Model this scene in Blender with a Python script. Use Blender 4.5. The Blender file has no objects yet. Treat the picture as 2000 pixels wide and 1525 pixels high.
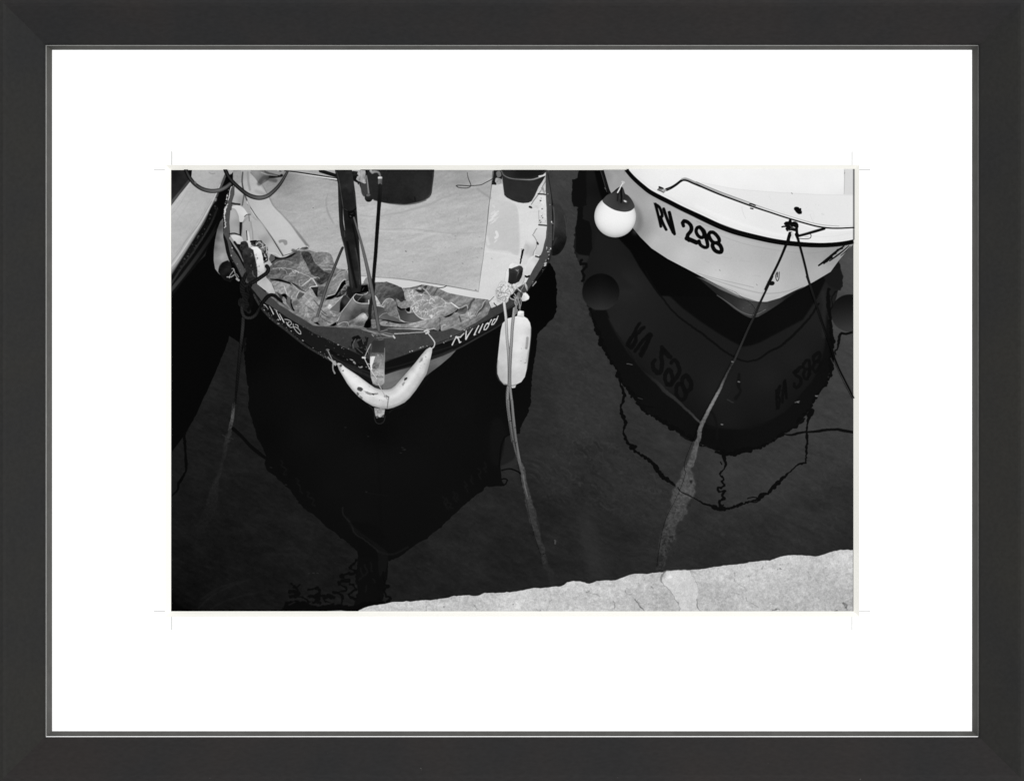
# A framed black-and-white photograph of moored boats, built as the flat print it is, with its mat and frame.
# ---------------------------------------------------------------- the print: a greyscale picture computed in numpy
import math, re
import numpy as np
X0, Y0, X1, Y1 = 334.0, 332.0, 1667.0, 1193.5       # extent of the print, in tenths of its own grid unit
SC = 1.5                                            # samples per grid unit
W, H = int((X1-X0)*SC), int((Y1-Y0)*SC)
CV = np.zeros((H, W), np.float32)
VIEWS = {'A': (330,325,.2), 'B': (700,325,.2), 'C': (330,560,.2), 'D': (640,560,.2), 'E': (1080,325,.16),
         'F': (1360,325,.16), 'G': (1120,540,.28), 'H': (330,780,.285), 'I': (860,780,.21), 'J': (1260,860,.21),
         'K': (640,1000,.26), 'L': (1100,1000,.29), 'M': (420,480,.1), 'N': (590,500,.1), 'O': (770,540,.1),
         'Q': (640,330,.08), 'R': (940,480,.0918), 'S': (0,0,1)}
rng = np.random.RandomState(7)

def pts(view, s):
    """'x,y x,y' in a working window -> print coordinates"""
    ox, oy, k = VIEWS[view]
    if isinstance(s, str):
        s = [tuple(float(c) for c in q.split(',')) for q in s.split()]
    return [(ox+p[0]*k, oy+p[1]*k)+tuple(p[2:]) for p in s]

def spline(P, closed=False, step=2.0):
    P = [np.array(p[:2], float) for p in P]; n = len(P); out = []
    if n < 3: return [tuple(p) for p in P]
    rngi = range(n) if closed else range(n-1)
    for i in rngi:
        p0 = P[(i-1) % n] if (closed or i > 0) else P[0]
        p1 = P[i]; p2 = P[(i+1) % n]
        p3 = P[(i+2) % n] if (closed or i+2 < n) else P[-1]
        m = max(1, int(np.hypot(*(p2-p1))/step))
        for j in range(m):
            t = j/m
            q = .5*((2*p1)+(-p0+p2)*t+(2*p0-5*p1+4*p2-p3)*t*t+(-p0+3*p1-3*p2+p3)*t**3)
            out.append(tuple(q))
    if not closed: out.append(tuple(P[-1]))
    return out

def jitter(P, amp, wl=4.0, closed=True, seed=0):
    """roughen an outline: densify, then push the points about"""
    r = np.random.RandomState(seed+11); out = []
    n = len(P)
    for i in range(n if closed else n-1):
        a = np.array(P[i][:2]); b = np.array(P[(i+1) % n][:2])
        m = max(1, int(np.hypot(*(b-a))/wl))
        for j in range(m): out.append(a+(b-a)*j/m)
    if not closed: out.append(np.array(P[-1][:2]))
    out = np.array(out); o1 = r.randn(len(out), 2)
    k = np.array([.25, .5, .25])
    o2 = np.stack([np.convolve(np.r_[r.randn(len(out)+12)], np.ones(7)/7**.5, 'same')[6:-6] for _ in range(2)], 1)
    return [tuple(q) for q in out+amp*(.6*o1+.8*o2)]

def cover(P):
    """anti-aliased even-odd coverage of a polygon -> (mask, y0, y1, x0, x1)"""
    A = np.array([p[:2] for p in P], float); A = (A-[X0, Y0])*SC
    x0 = max(0, int(A[:,0].min())-1); x1 = min(W, int(A[:,0].max())+2)
    y0 = max(0, int(A[:,1].min())-1); y1 = min(H, int(A[:,1].max())+2)
    if x1 <= x0 or y1 <= y0: return None
    m = np.zeros((y1-y0, x1-x0+1), np.float32); SS = 4
    B = np.roll(A, -1, 0); w = x1-x0
    xi = np.arange(w)
    for yy in range((y1-y0)*SS):
        y = y0+(yy+.5)/SS
        c = (A[:,1] <= y) != (B[:,1] <= y)
        if not c.any(): continue
        a = A[c]; b = B[c]
        xs = np.sort(a[:,0]+(y-a[:,1])*(b[:,0]-a[:,0])/(b[:,1]-a[:,1]))-x0
        row = m[yy//SS]
        for l, r_ in zip(xs[::2], xs[1::2]):
            l = min(max(l, 0), w); r_ = min(max(r_, 0), w)
            if r_ <= l: continue
            il, ir = int(l), int(r_)
            if il == ir: row[il] += (r_-l)/SS
            else:
                row[il] += (il+1-l)/SS
                row[il+1:ir] += 1/SS
                row[ir] += (r_-ir)/SS
    return np.clip(m[:, :w], 0, 1), y0, y1, x0, x1

def blur(a, s):
    if s <= 0: return a
    s = s*SC; r = int(math.ceil(s*2.6)); k = np.exp(-.5*(np.arange(-r, r+1)/s)**2); k /= k.sum()
    a = np.pad(a, ((r, r), (r, r)), 'edge')
    t = sum(k[i]*a[i:i+a.shape[0]-2*r] for i in range(2*r+1))
    return sum(k[i]*t[:, i:i+t.shape[1]-2*r] for i in range(2*r+1)).astype(np.float32)

def idw(S, y0, y1, x0, x1, p=2.4):
    """smooth field through scattered tone samples"""
    st = 3 if (y1-y0)*(x1-x0) > 4000 else 1
    yy = np.arange(y0, y1+st, st); xx = np.arange(x0, x1+st, st)
    gx, gy = np.meshgrid(xx/SC+X0, yy/SC+Y0)
    num = np.zeros(gx.shape); den = np.zeros(gx.shape)
    Q = np.array(S, float); D = np.hypot(Q[:, None, 0]-Q[None, :, 0], Q[:, None, 1]-Q[None, :, 1])+np.eye(len(Q))*1e9
    e2 = np.clip((.42*np.median(D.min(1)))**2, 4, 700) if len(Q) > 1 else 9
    for x, y, v in S:
        w = 1/(((gx-x)**2+(gy-y)**2+e2)**(p/2)); num += w*v; den += w
    f = num/den
    if st == 1: return f[:y1-y0, :x1-x0].astype(np.float32)
    iy = (np.arange(y1-y0))/st; ix = (np.arange(x1-x0))/st
    a = iy.astype(int); b = ix.astype(int); fy = (iy-a)[:, None]; fx = (ix-b)[None]
    a1 = np.minimum(a+1, f.shape[0]-1); b1 = np.minimum(b+1, f.shape[1]-1)
    return ((f[a][:, b]*(1-fx)+f[a][:, b1]*fx)*(1-fy)+(f[a1][:, b]*(1-fx)+f[a1][:, b1]*fx)*fy).astype(np.float32)

def noise(cx, cy, ang=0, seed=0, octs=3, warp=None):
    r = np.random.RandomState(seed); gx, gy = np.meshgrid(np.arange(W)/SC, np.arange(H)/SC)
    c, s = math.cos(math.radians(ang)), math.sin(math.radians(ang))
    u0 = (gx*c+gy*s); v0 = (-gx*s+gy*c)
    if warp is not None: u0 = u0+warp[0]; v0 = v0+warp[1]
    out = np.zeros((H, W), np.float32); amp = 1; tot = 0
    for o in range(octs):
        G = r.rand(256, 256).astype(np.float32)*2-1
        u = u0/cx*2**o+1000; v = v0/cy*2**o+1000
        a = np.floor(u).astype(int); b = np.floor(v).astype(int)
        fu = (u-a).astype(np.float32); fv = (v-b).astype(np.float32); fu = fu*fu*(3-2*fu); fv = fv*fv*(3-2*fv)
        a0 = a % 256; a1 = (a+1) % 256; b0 = b % 256; b1 = (b+1) % 256
        out += amp*((G[b0, a0]*(1-fu)+G[b0, a1]*fu)*(1-fv)+(G[b1, a0]*(1-fu)+G[b1, a1]*fu)*fv)
        tot += amp; amp *= .55
    return out/tot*1.6

TX = {}
def tex(n):
    if n not in TX:
        if n == 'fine': TX[n] = noise(2.2, 2.2, 0, 1, 2)
        elif n == 'mid': TX[n] = noise(9, 7, 10, 2, 4)
        elif n == 'big': TX[n] = noise(45, 30, 10, 3, 4)
        elif n == 'cloth': TX[n] = noise(30, 6, -12, 4, 4)*.6+noise(3, 3, 0, 5, 2)*.4
        elif n == 'water': TX[n] = noise(26, 7, 25, 6, 4)
        elif n == 'ripple': TX[n] = noise(14, 3.0, 35, 16, 3)
        elif n == 'streak': TX[n] = noise(40, 2.4, -20, 8, 3)
        elif n == 'stone': TX[n] = noise(5, 4, 20, 9, 4)+.5*noise(1.7, 1.7, 0, 10, 2)
        elif n == 'chip': TX[n] = noise(3.2, 3.2, 0, 12, 3)
        elif n == 'crack':
            wx = noise(9, 9, 0, 21, 2)*5; wy = noise(9, 9, 0, 22, 2)*5
            a = noise(15, 11, 30, 23, 1, (wx, wy)); b = noise(11, 15, -20, 24, 1, (wy, wx)); g = noise(28, 28, 0, 25, 2)
            r = np.maximum(np.exp(-(a/.075)**2), np.exp(-(b/.065)**2)*.85)
            TX[n] = np.clip(r*np.clip(.62+g*.9, 0, 1.1), 0, 1)
        elif n == 'vein':
            a = noise(30, 22, 30, 33, 3); g = noise(50, 40, 0, 35, 2)
            TX[n] = np.exp(-(a/.035)**2)*np.clip(.3+g, 0, 1)
        elif n == 'emb':
            a = noise(17, 9, -25, 51, 4); TX[n] = np.clip((np.roll(a, -3, 0)-np.roll(a, 3, 0)+np.roll(a, -2, 1)-np.roll(a, 2, 1))*3.0, -1.6, 1.6)
        elif n == 'embc':
            a = noise(60, 22, -14, 52, 5); TX[n] = np.clip((np.roll(a, -3, 0)-np.roll(a, 3, 0))*5.0, -1.5, 1.5)
        elif n == 'mott': TX[n] = noise(7, 4.5, 15, 53, 3)*.7+noise(2.5, 2, 0, 54, 2)*.3
        elif n == 'wig':
            wx = noise(14, 14, 0, 61, 2)*9; wy = noise(14, 14, 0, 62, 2)*9
            a = noise(26, 7, 38, 63, 2, (wx, wy)); TX[n] = np.exp(-(a/.1)**2)-.6*np.exp(-((a-.3)/.12)**2)
        elif n == 'grain': TX[n] = noise(1.4, 1.4, 0, 64, 1)
        elif n == 'leaf': TX[n] = noise(4.0, 3.2, 30, 41, 3)
    return TX[n]

def put(m, y0, y1, x0, x1, v, a=1, tx=None):
    """lay tone v (number, field) into the canvas through mask m; tx = [(texture, amplitude), ...]"""
    v = np.broadcast_to(np.asarray(v, np.float32), m.shape).copy()
    if tx:
        for name, amp in tx: v += amp*tex(name)[y0:y1, x0:x1]
    m = m*a; c = CV[y0:y1, x0:x1]
    CV[y0:y1, x0:x1] = c*(1-m)+v*m

def grow(P, d):
    return P

def fill(view, s, v, smooth=False, a=1, bl=0, tx=None, jit=0, wl=4, seed=0, p=2.4):
    P = pts(view, s)
    if smooth: P = spline(P, True)
    if jit: P = jitter(P, jit, wl, True, seed)
    r = cover(P)
    if r is None: return P
    m, y0, y1, x0, x1 = r
    if bl:
        k = int(bl*SC*3)+1; Y0_, Y1_, X0_, X1_ = max(0, y0-k), min(H, y1+k), max(0, x0-k), min(W, x1+k)
        M = np.zeros((Y1_-Y0_, X1_-X0_), np.float32); M[y0-Y0_:y1-Y0_, x0-X0_:x1-X0_] = m
        # outside the print the shape goes on
        m = blur(M, bl); y0, y1, x0, x1 = Y0_, Y1_, X0_, X1_
    if callable(v):
        gx, gy = np.meshgrid((np.arange(x0, x1)+.5)/SC+X0, (np.arange(y0, y1)+.5)/SC+Y0); v = v(gx, gy)
    if isinstance(v, (list, str)):
        if isinstance(v, str): v = [tuple(float(c) for c in q.split(',')) for q in v.split()]
        v = idw(pts(view, v), y0, y1, x0, x1, p)
    put(m, y0, y1, x0, x1, v, a, tx)
    return P

def stroke(view, s, w, v, smooth=True, a=1, bl=0, tx=None, prof=None, jit=0, wl=3, seed=0, twist=None, edge=.8, wj=0, clip=None):
    """a line of width w (list = along it), tone v (list = along it); prof = tones added across it, -1..1"""
    k = VIEWS[view][2]; P0 = pts(view, s); n0 = len(P0)
    P = spline(P0, False, 2.5) if smooth else [p[:2] for p in P0]
    if jit: P = jitter(P, jit, wl, False, seed)
    P = np.array([p[:2] for p in P], float)
    L = np.r_[0, np.cumsum(np.hypot(*np.diff(P, axis=0).T))]; T = L/L[-1]
    def along(q):
        if not isinstance(q, (list, tuple)): return np.full(len(P), float(q))
        return np.interp(T, np.linspace(0, 1, len(q)), q)
    wd = along(w)*k*.5; vv = along(v); aa = along(a)
    if wj:
        r = np.random.RandomState(seed+5); q = r.rand(len(P)); wd = wd*(1-wj+2*wj*q**1.5)
    Q = (P-[X0, Y0])*SC; wd = wd*SC; mg = wd.max()+3+bl*SC*3
    x0 = max(0, int(Q[:,0].min()-mg)); x1 = min(W, int(Q[:,0].max()+mg)+1)
    y0 = max(0, int(Q[:,1].min()-mg)); y1 = min(H, int(Q[:,1].max()+mg)+1)
    if x1 <= x0 or y1 <= y0: return P
    D = np.full((y1-y0, x1-x0), 1e9, np.float32); TT = np.zeros_like(D); SD = np.zeros_like(D); WD = np.ones_like(D)
    for i in range(len(Q)-1):
        a_, b_ = Q[i], Q[i+1]
        u0 = max(x0, int(min(a_[0], b_[0])-mg)); u1 = min(x1, int(max(a_[0], b_[0])+mg)+1)
        v0 = max(y0, int(min(a_[1], b_[1])-mg)); v1 = min(y1, int(max(a_[1], b_[1])+mg)+1)
        if u1 <= u0 or v1 <= v0: continue
        gx, gy = np.meshgrid(np.arange(u0, u1)+.5, np.arange(v0, v1)+.5)
        d = b_-a_; l2 = max(d@d, 1e-9)
        t = np.clip(((gx-a_[0])*d[0]+(gy-a_[1])*d[1])/l2, 0, 1)
        ex = gx-a_[0]-t*d[0]; ey = gy-a_[1]-t*d[1]; dist = np.hypot(ex, ey)
        ww = wd[i]+(wd[i+1]-wd[i])*t
        sl = (slice(v0-y0, v1-y0), slice(u0-x0, u1-x0))
        e = dist-ww; better = e < D[sl]
        D[sl] = np.where(better, e, D[sl]); WD[sl] = np.where(better, ww, WD[sl])
        TT[sl] = np.where(better, i+t, TT[sl])
        sg = np.sign(d[0]*ey-d[1]*ex)
        SD[sl] = np.where(better, sg*dist, SD[sl])
    m = np.clip(.5-D/edge*1.0, 0, 1)
    ii = np.arange(len(P)); V = np.interp(TT, ii, vv).astype(np.float32)
    m = m*np.interp(TT, ii, aa)
    if prof is not None:
        V = V+np.interp(SD/np.maximum(WD, .5), np.linspace(-1, 1, len(prof)), prof)
    if twist:
        pitch, amp = twist; Ls = np.interp(TT, ii, L)
        V = V+amp*np.sin(2*np.pi*(Ls+SD/SC*.9)/pitch)
    if bl: m = blur(m.astype(np.float32), bl)
    if clip is not None:
        c = cover(clip); full = np.zeros((H, W), np.float32)
        if c: full[c[1]:c[2], c[3]:c[4]] = c[0]
        m = m*full[y0:y1, x0:x1]
    put(m.astype(np.float32), y0, y1, x0, x1, V, 1, tx)
    return P

def specks(view, poly, n, size, v, seed=0, a=1, ani=1, ang=0):
    """small marks scattered inside a polygon"""
    P = pts(view, poly); r = cover(P)
    if r is None: return
    m, y0, y1, x0, x1 = r; R = np.random.RandomState(seed+100); got = 0; tries = 0
    while got < n and tries < n*60:
        tries += 1
        y = R.randint(y0, y1); x = R.randint(x0, x1)
        if m[y-y0, x-x0] < .6: continue
        got += 1
        s = size*(.4+R.rand()**2*1.6); th = math.radians(ang)+R.randn()*.3; k = R.randint(5, 9)
        cx, cy = x/SC+X0, y/SC+Y0
        q = []
        for j in range(k):
            t = 2*math.pi*j/k; rr = s*(.5+R.rand()*.8)
            ex, ey = math.cos(t)*rr*ani, math.sin(t)*rr
            q.append((cx+ex*math.cos(th)-ey*math.sin(th), cy+ex*math.sin(th)+ey*math.cos(th)))
        vv = v[0]+(v[1]-v[0])*R.rand() if isinstance(v, tuple) else v
        c = cover(q)
        if c: put(c[0], *c[1:], vv, a)
LET_F = [('E', '1226,442 1262,458 1335,742 1300,726'), ('E', '1250,455 1290,470 1318,505 1345,570 1350,615 1336,632 1345,660 1400,782 1366,768 1320,650 1300,640 1290,600 1310,605 1318,590 1300,530 1285,505 1262,500'),
         ('E', '1332,510 1368,528 1440,770 1398,560 1400,550 1440,568 1498,832 1450,812'), ('E', '1398,552 1442,570 1500,834 1466,818')]
LET_S = [('E', '1420,562 1450,680 1482,825', [34, 34]), ('E', '1350,520 1400,665 1466,808', [34, 34]), ('E', '1318,635 1342,700 1380,772', [32, 32]), ('E', '1262,472 1298,500 1328,575 1328,612 1302,622', [32, 32]), ('E', '1250,460 1285,600 1315,735', [30, 30]), ('E', '1592,728 1582,690 1598,668 1640,680 1680,720 1690,765 1675,800 1645,835 1640,875 1660,900', [36, 44, 42, 40, 44, 44, 42, 44, 46]), ('E', '1632,880 1665,893 1690,903 1750,930', [50, 50]),
         ('E', '1790,740 1760,750 1745,790 1765,840 1805,870 1835,860 1840,820 1815,770 1790,745', [38, 38]), ('E', '1800,745 1840,790 1860,850 1882,930 1885,980 1850,990 1800,960 1780,915', [34, 42, 42, 42, 40, 36, 36, 42]),
         ('F', '170,805 150,830 165,880 200,925 245,935 275,920 275,885 240,835 200,805 170,805', [40, 40]), ('F', '205,935 195,970 220,1020 260,1045 300,1045 308,1010 285,960 250,935', [44, 44])]
OUT = {}                                            # outlines kept for the pieces of the print
def paint():
    F, K = fill, stroke
    # ---------- water
    F('S', '320,320 1690,320 1690,1210 320,1210', '400,750,27 560,1000,24 350,1100,14 340,1190,6 500,1150,17 600,900,25 700,1120,23 800,1120,27 900,1050,32 950,980,36 1060,1000,31 1000,1100,29 1100,340,60 1110,450,58 1110,600,48 1100,700,44 1060,800,42 1150,750,44 1150,900,37 1200,1050,32 1300,850,50 1250,900,44 1400,920,54 1500,950,52 1600,830,58 1650,600,68 1640,700,62 1600,1000,42 1500,1050,37 1640,1040,36 1400,1060,36 1350,1000,42 450,700,27 420,900,24 380,1000,20 1650,500,75 1220,780,48 1130,820,46 1180,980,38', tx=[('mott', 3.6), ('water', 2.6), ('big', 3.2), ('ripple', 1.2)])
    # ripples right of the middle boat
    wg = blur(tex('wig'), .7)
    for q, amp, b_ in [('1085,840 1170,850 1260,890 1330,960 1300,1010 1200,1010 1120,960', 9, 14), ('1040,880 1100,890 1125,960 1090,985 1050,950', 10, 8), ('1100,560 1150,620 1190,760 1220,840 1120,860 1060,800 1080,650', 5, 14), ('1260,960 1500,1010 1650,1000 1650,1060 1400,1090 1270,1080', 4, 14), ('1080,345 1120,345 1120,560 1090,600 1085,500', 5, 6), ('1600,820 1665,800 1665,1000 1560,960', 4, 10)]:
        fill('S', q, lambda x, y: x*0+48, True, a=.0)
        r = cover(spline(pts('S', q), True)); M = np.zeros((H, W), np.float32); M[r[1]:r[2], r[3]:r[4]] = r[0]; M = blur(M, b_)
        CV[:] = np.maximum(CV+M*(amp*wg+1.5), 0)
    for i, rr in enumerate([120, 150, 178, 205, 232, 258, 284, 310]):
        q = [(800+rr*math.cos(t)*.95, 790+rr*math.sin(t)*.85) for t in np.linspace(-1.75+i*.03, .1-i*.06, 14)]
        K('I', q, 9, 52 if i % 2 == 0 else 31, a=[0, .42, .5, .4, .25, 0], bl=.6, jit=.35, seed=i)
    for q, w, v, a in [('600,530 760,520 900,560 1020,650 1060,760', 14, 50, .4), ('760,520 900,530 1010,590 1110,700', 7, 52, .45), ('800,560 900,590 980,680 960,760 1000,800', 12, 28, .5),
                 ('860,600 940,660 990,740', 10, 54, .5), ('780,680 880,690 900,730 960,790', 12, 26, .5), ('1000,700 1040,720 1020,800 960,770', 9, 54, .5), ('1100,700 1200,720 1200,800 1130,880', 14, 46, .45),
                 ('1040,850 1150,870 1210,900', 14, 48, .4), ('1330,660 1420,740 1560,860', 30, 46, .35), ('1400,680 1520,740 1600,830', 24, 27, .4), ('1480,960 1560,1020 1640,1010', 16, 56, .45), ('1500,870 1620,900 1580,960', 20, 52, .35),
                 ('1680,730 1760,800 1880,840', 14, 58, .5), ('1600,520 1700,620 1760,680', 26, 48, .3), ('1340,1050 1350,1280 1440,1500', 90, 43, .35), ('1100,570 1180,620', 18, 48, .4), ('900,520 1000,580 1060,650', 5, 30, .6), ('940,520 1040,590 1090,660', 5, 30, .6),
                 ('640,980 560,1040 460,1080', 40, 40, .25), ('1650,700 1560,560', 30, 30, .3), ('1440,780 1540,900', 18, 24, .4), ('700,560 760,560 800,590', 14, 50, .4)]:
        K('I', q, w, v, a=a, bl=.9, jit=.5)
    for q in ['200,1430 300,1340 420,1280 560,1230', '260,1460 340,1400 480,1350 620,1320', '640,1060 800,1060 960,1070', '220,1370 340,1290 470,1250']:
        K('H', q, 12, 31, a=.4, bl=1.2)
    for q in ['430,270 560,262 650,275', '440,310 560,300 620,312', '520,320 600,330 660,340', '480,240 620,245', '780,110 860,130 920,170 990,185', '870,90 960,150 1010,190']:
        K('L', q, 7, 45, a=.4, bl=.6)
    F('L', '130,80 210,90 260,250 290,380 270,440 180,440 165,330 130,220', 46, True, a=.5, bl=5)
    F('L', '290,50 350,60 370,300 300,280', 42, True, a=.25, bl=6)
    for i in range(46):                             # faint long ripples on the open water
        x = 1090+rng.rand()*570; y = 560+rng.rand()*540; l = 20+rng.rand()*50
        K('S', [(x, y), (x+l*.5, y+l*.16+rng.randn()*2), (x+l, y+l*.42)], 2+rng.rand()*3, 62 if i % 2 else 30, a=.14, bl=1)

    for q, v in [('1110,560 1180,640 1200,780 1190,860 1110,850 1080,740', 52), ('1180,900 1260,930 1330,1000 1270,1040 1190,1000', 46), ('1480,880 1560,900 1540,980 1430,1000 1400,930', 57), ('1050,860 1110,890 1120,950 1060,960', 47), ('1130,1010 1170,1000 1190,1120 1150,1130', 44)]:
        F('S', q, v, True, a=.4, bl=11, tx=[('mott', 5), ('ripple', 3)])
    # ---------- black water under and between the boats on the left
    F('S', '330,590 340,560 400,500 425,430 450,420 480,520 500,640 478,664 473,690 466,668 448,656 441,680 430,704 420,728 410,752 402,768 396,780 382,812 366,840 358,851 344,871 336,884 330,886', 3, jit=.5, wl=5)
    K('H', '105,235 108,300 114,400 116,480 98,530 66,575 62,620 15,664', [16, 20, 14, 22, 12, 22, 14, 10], 4, jit=.7, bl=.3)
    # ---------- reflection of the middle boat
    OUT['refl_mid'] = F('S', '470,560 481,664 476,688 479,730 484,760 488,800 492,823 504,857 515,880 521,894 517,905 524,920 547,940 560,950 572,962 595,991 612,1006 632,1022 650,1036 666,1051 682,1062 698,1076 697,1099 694,1130 700,1160 690,1185 745,1185 750,1150 757,1120 757,1096 780,1085 800,1071 815,1062 829,1054 857,1031 872,1018 886,1005 900,992 929,967 944,958 950,950 969,950 986,946 980,940 978,923 976,906 990,850 1015,847 1015,835 1022,820 1028,811 1036,784 1040,740 1045,700 1050,650 1062,640 1080,620 1088,600 1089,570 1085,530 1075,514 1000,520 900,600 700,560',
      '485,700,3 520,850,5 560,920,7 600,960,8 640,1010,8 700,1060,7 730,1100,7 600,850,13 700,900,13 740,900,14 800,900,13 850,850,12 900,800,12 700,1000,13 760,1040,10 820,1020,10 880,960,11 930,920,9 960,800,8 1000,750,7 1060,600,3 1070,550,2 560,760,10 600,700,5 520,760,7 800,780,8 740,850,4 650,950,13 850,700,8 980,850,11 520,650,3', jit=1.0, wl=4, seed=3)
    F('H', '1220,800 1300,900 1440,1000 1500,1060 1480,1180 1430,1200 1430,1050 1360,960 1260,900', 17, True, a=.8, bl=1.2)
    K('H', '1190,740 1195,790 1245,850 1270,910 1340,960 1400,1010 1430,1040', 10, 34, a=.55, bl=.6, jit=.5)
    K('H', '1430,1040 1520,1060 1600,1030 1640,1010', 12, 24, a=.6, bl=.8, jit=.5)
    F('H', '1240,840 1400,860 1480,940 1440,960 1330,910', 8, True, a=.8, bl=2)
    K('H', '1420,260 1440,500 1450,800 1460,1000', 20, 8, a=.4, bl=1.5)
    K('H', '1350,640 1500,660', 5, 22, a=.4, bl=.5)
    F('I', '480,200 560,180 620,330 590,400 550,560 540,620 470,560 460,400', 17, True, a=.6, bl=3)
    F('I', '560,560 575,480 600,380 640,330 700,480 690,540 620,600 560,620', 27, True, a=.85, bl=1)
    K('I', '645,325 600,350 575,400 560,460 555,540 548,620', 14, 6, a=.9, bl=.5)
    K('I', '570,658 620,645 660,645 720,668 745,690', 14, 6, bl=.3, jit=.2)
    K('I', '575,740 610,735 625,745 600,790 560,800', 12, 7, jit=.5)
    F('I', '560,620 575,610 700,560 720,600 660,635 575,650', 42, a=.7, bl=1)
    for i, (x, y, s) in enumerate([(770,440,1), (800,490,1), (880,560,1), (900,610,1), (960,650,1), (985,700,1), (1890,690,1), (1930,720,1), (1970,660,1)]):
        K('H', [(x-14, y-20), (x+6, y-6), (x-6, y+14), (x+16, y+26)], 9, 26, a=.4, bl=.7, jit=1.2, seed=i)
    for i, (x, y) in enumerate([(60,960), (140,900), (240,800), (290,740), (370,680), (420,620)]):
        K('I', [(x-14, y-40), (x+10, y), (x-12, y+10), (x+14, y+46)], 14, 24, a=.45, bl=.8, jit=1.2, seed=i)
    # bow pole and quay clutter mirrored at the bottom
    for i, q in enumerate(['1290,1100 1240,1160 1290,1180 1180,1200 1240,1240 1170,1260 1210,1300 1140,1320 1190,1350 1180,1440', '1240,1270 1280,1300 1230,1340 1290,1380', '1330,1080 1340,1160 1300,1220 1320,1290 1290,1350 1330,1420',
                 '1400,1150 1430,1200 1380,1250 1440,1290 1400,1330 1440,1370', '1470,1180 1480,1260 1500,1270 1475,1300 1490,1340 1515,1360 1490,1390', '840,1270 880,1300 820,1310 900,1330 830,1350 920,1360 960,1400 840,1400',
                 '900,1270 860,1280', '950,1300 1010,1290 1030,1330 960,1350 1050,1340 1130,1350 1060,1370 1120,1400 1050,1420', '980,1350 1030,1370 970,1390 1040,1400']):
        K('H', q, [14, 22, 12, 18], 6, jit=1.4, bl=.35, seed=i, a=.95, wj=.5)
    F('H', '1290,1080 1420,1080 1450,1200 1400,1260 1440,1340 1380,1440 1260,1440 1300,1340 1270,1240 1300,1180', 9, a=.85, jit=2, bl=.6)
    for i, q in enumerate(['1340,1130 1360,1180 1330,1210', '1380,1120 1400,1180', '1350,1270 1340,1320', '1310,1160 1330,1200 1310,1240', '1395,1230 1410,1260']):
        K('H', q, 10, 25, a=.5, bl=.7, jit=1, seed=i)
    F('H', '770,1450 800,1400 870,1370 930,1380 960,1400 1040,1420 1130,1400 1250,1410 1330,1390 1500,1380 1400,1440 1300,1450', 5, jit=1.6, bl=.4)
    for i, q in enumerate(['920,1350 980,1380 960,1395 1030,1405', '1050,1400 1120,1390', '820,1410 860,1390', '1080,1370 1130,1385']):
        K('H', q, 8, 27, a=.8, bl=.5, jit=1, seed=i+9)

    # ---------- reflection of the white boat
    OUT['refl_right'] = F('S', '1131,332 1129,349 1118,352 1116,392 1120,403 1133,405 1128,415 1126,437 1123,450 1124,493 1128,509 1136,517 1139,549 1139,575 1148,599 1162,638 1176,674 1187,699 1204,722 1212,744 1237,772 1260,803 1288,822 1316,837 1340,858 1358,862 1372,870 1400,879 1417,884 1456,879 1498,868 1526,848 1557,828 1579,800 1593,772 1610,753 1624,708 1624,674 1621,624 1630,600 1636,569 1646,562 1645,530 1638,511 1600,500 1400,560 1240,470 1180,332',
      '1150,340,10 1160,400,22 1150,430,24 1170,480,27 1160,520,24 1220,560,37 1200,640,34 1300,740,31 1400,760,30 1500,740,30 1560,700,29 1590,620,29 1600,560,34 1180,690,9 1240,760,10 1300,810,11 1400,865,10 1480,850,11 1560,800,13 1610,720,15 1240,640,29 1330,820,16 1420,820,25 1500,800,22 1560,760,19 1250,480,20 1620,530,16', jit=1.35, wl=4, seed=5)
    F('G', '110,230 160,240 220,240 250,310 280,370 340,470 400,560 480,640 560,720 640,800 700,850 780,920 860,980 930,1030 1000,1050 1100,1062 1200,1060 1300,1030 1400,985 1500,920 1600,800 1680,700 1740,540 1760,380 1770,260 1800,480 1800,600 1780,690 1750,760 1690,830 1640,930 1560,1030 1450,1100 1350,1170 1200,1205 1060,1225 1000,1205 850,1145 700,1055 500,935 420,825 330,725 300,645 200,475 150,345',
      '160,300,10 300,600,11 500,850,12 700,980,12 1000,1150,9 1300,1120,12 1600,900,12 1760,500,12 1790,600,9', True, a=.9, bl=1.3)
    # lettering seen mirrored in the water
    def mirrored(o, eu, ev, v, amp, k):
        # the hull's letters seen upside down in the water
        def T_(P):
            out = []
            for x, y in P:
                dx, dy = x-1276.5, y-396; det = 105.5*42-56*9
                a_ = (dx*42-dy*9)/det; b_ = (105.5*dy-56*dx)/det
                out.append((o[0]+a_*eu[0]+b_*ev[0], o[1]+a_*eu[1]+b_*ev[1]))
            return out
        for vw, q in LET_F: fill('S', jitter(T_(pts(vw, q)), amp, 2.5, True, 5), v, a=.85, bl=.35)
        for i, (vw, q, w) in enumerate(LET_S):
            m_ = np.mean(w)*VIEWS[vw][2]*k
            stroke('S', T_(spline(pts(vw, q), False, 3)), [m_*.8, m_*1.1, m_, m_*.9], v, smooth=False, a=.85, bl=.35, jit=amp, wl=2.5, seed=i)
    mirrored((1221, 673), (95, 90), (22, -44), 9, .8, 1.25)
    mirrored((1515, 802), (72, -74), (-3, -36), 9, .9, .95)
    for i, q in enumerate(['110,215 150,345 200,475 250,570 300,645 330,725 420,825 500,935 600,1000 700,1055 780,1110 850,1150 900,1185', '900,1185 1000,1205 1060,1232 1120,1225 1200,1208 1350,1172 1450,1102 1560,1030 1640,930 1690,830 1750,760 1785,690 1800,600 1800,480 1790,300']):
        K('G', q, [10, 26, 16, 30, 12, 28, 16], 8, jit=1.5, wl=2.6, wj=.8, seed=i+3)
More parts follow.
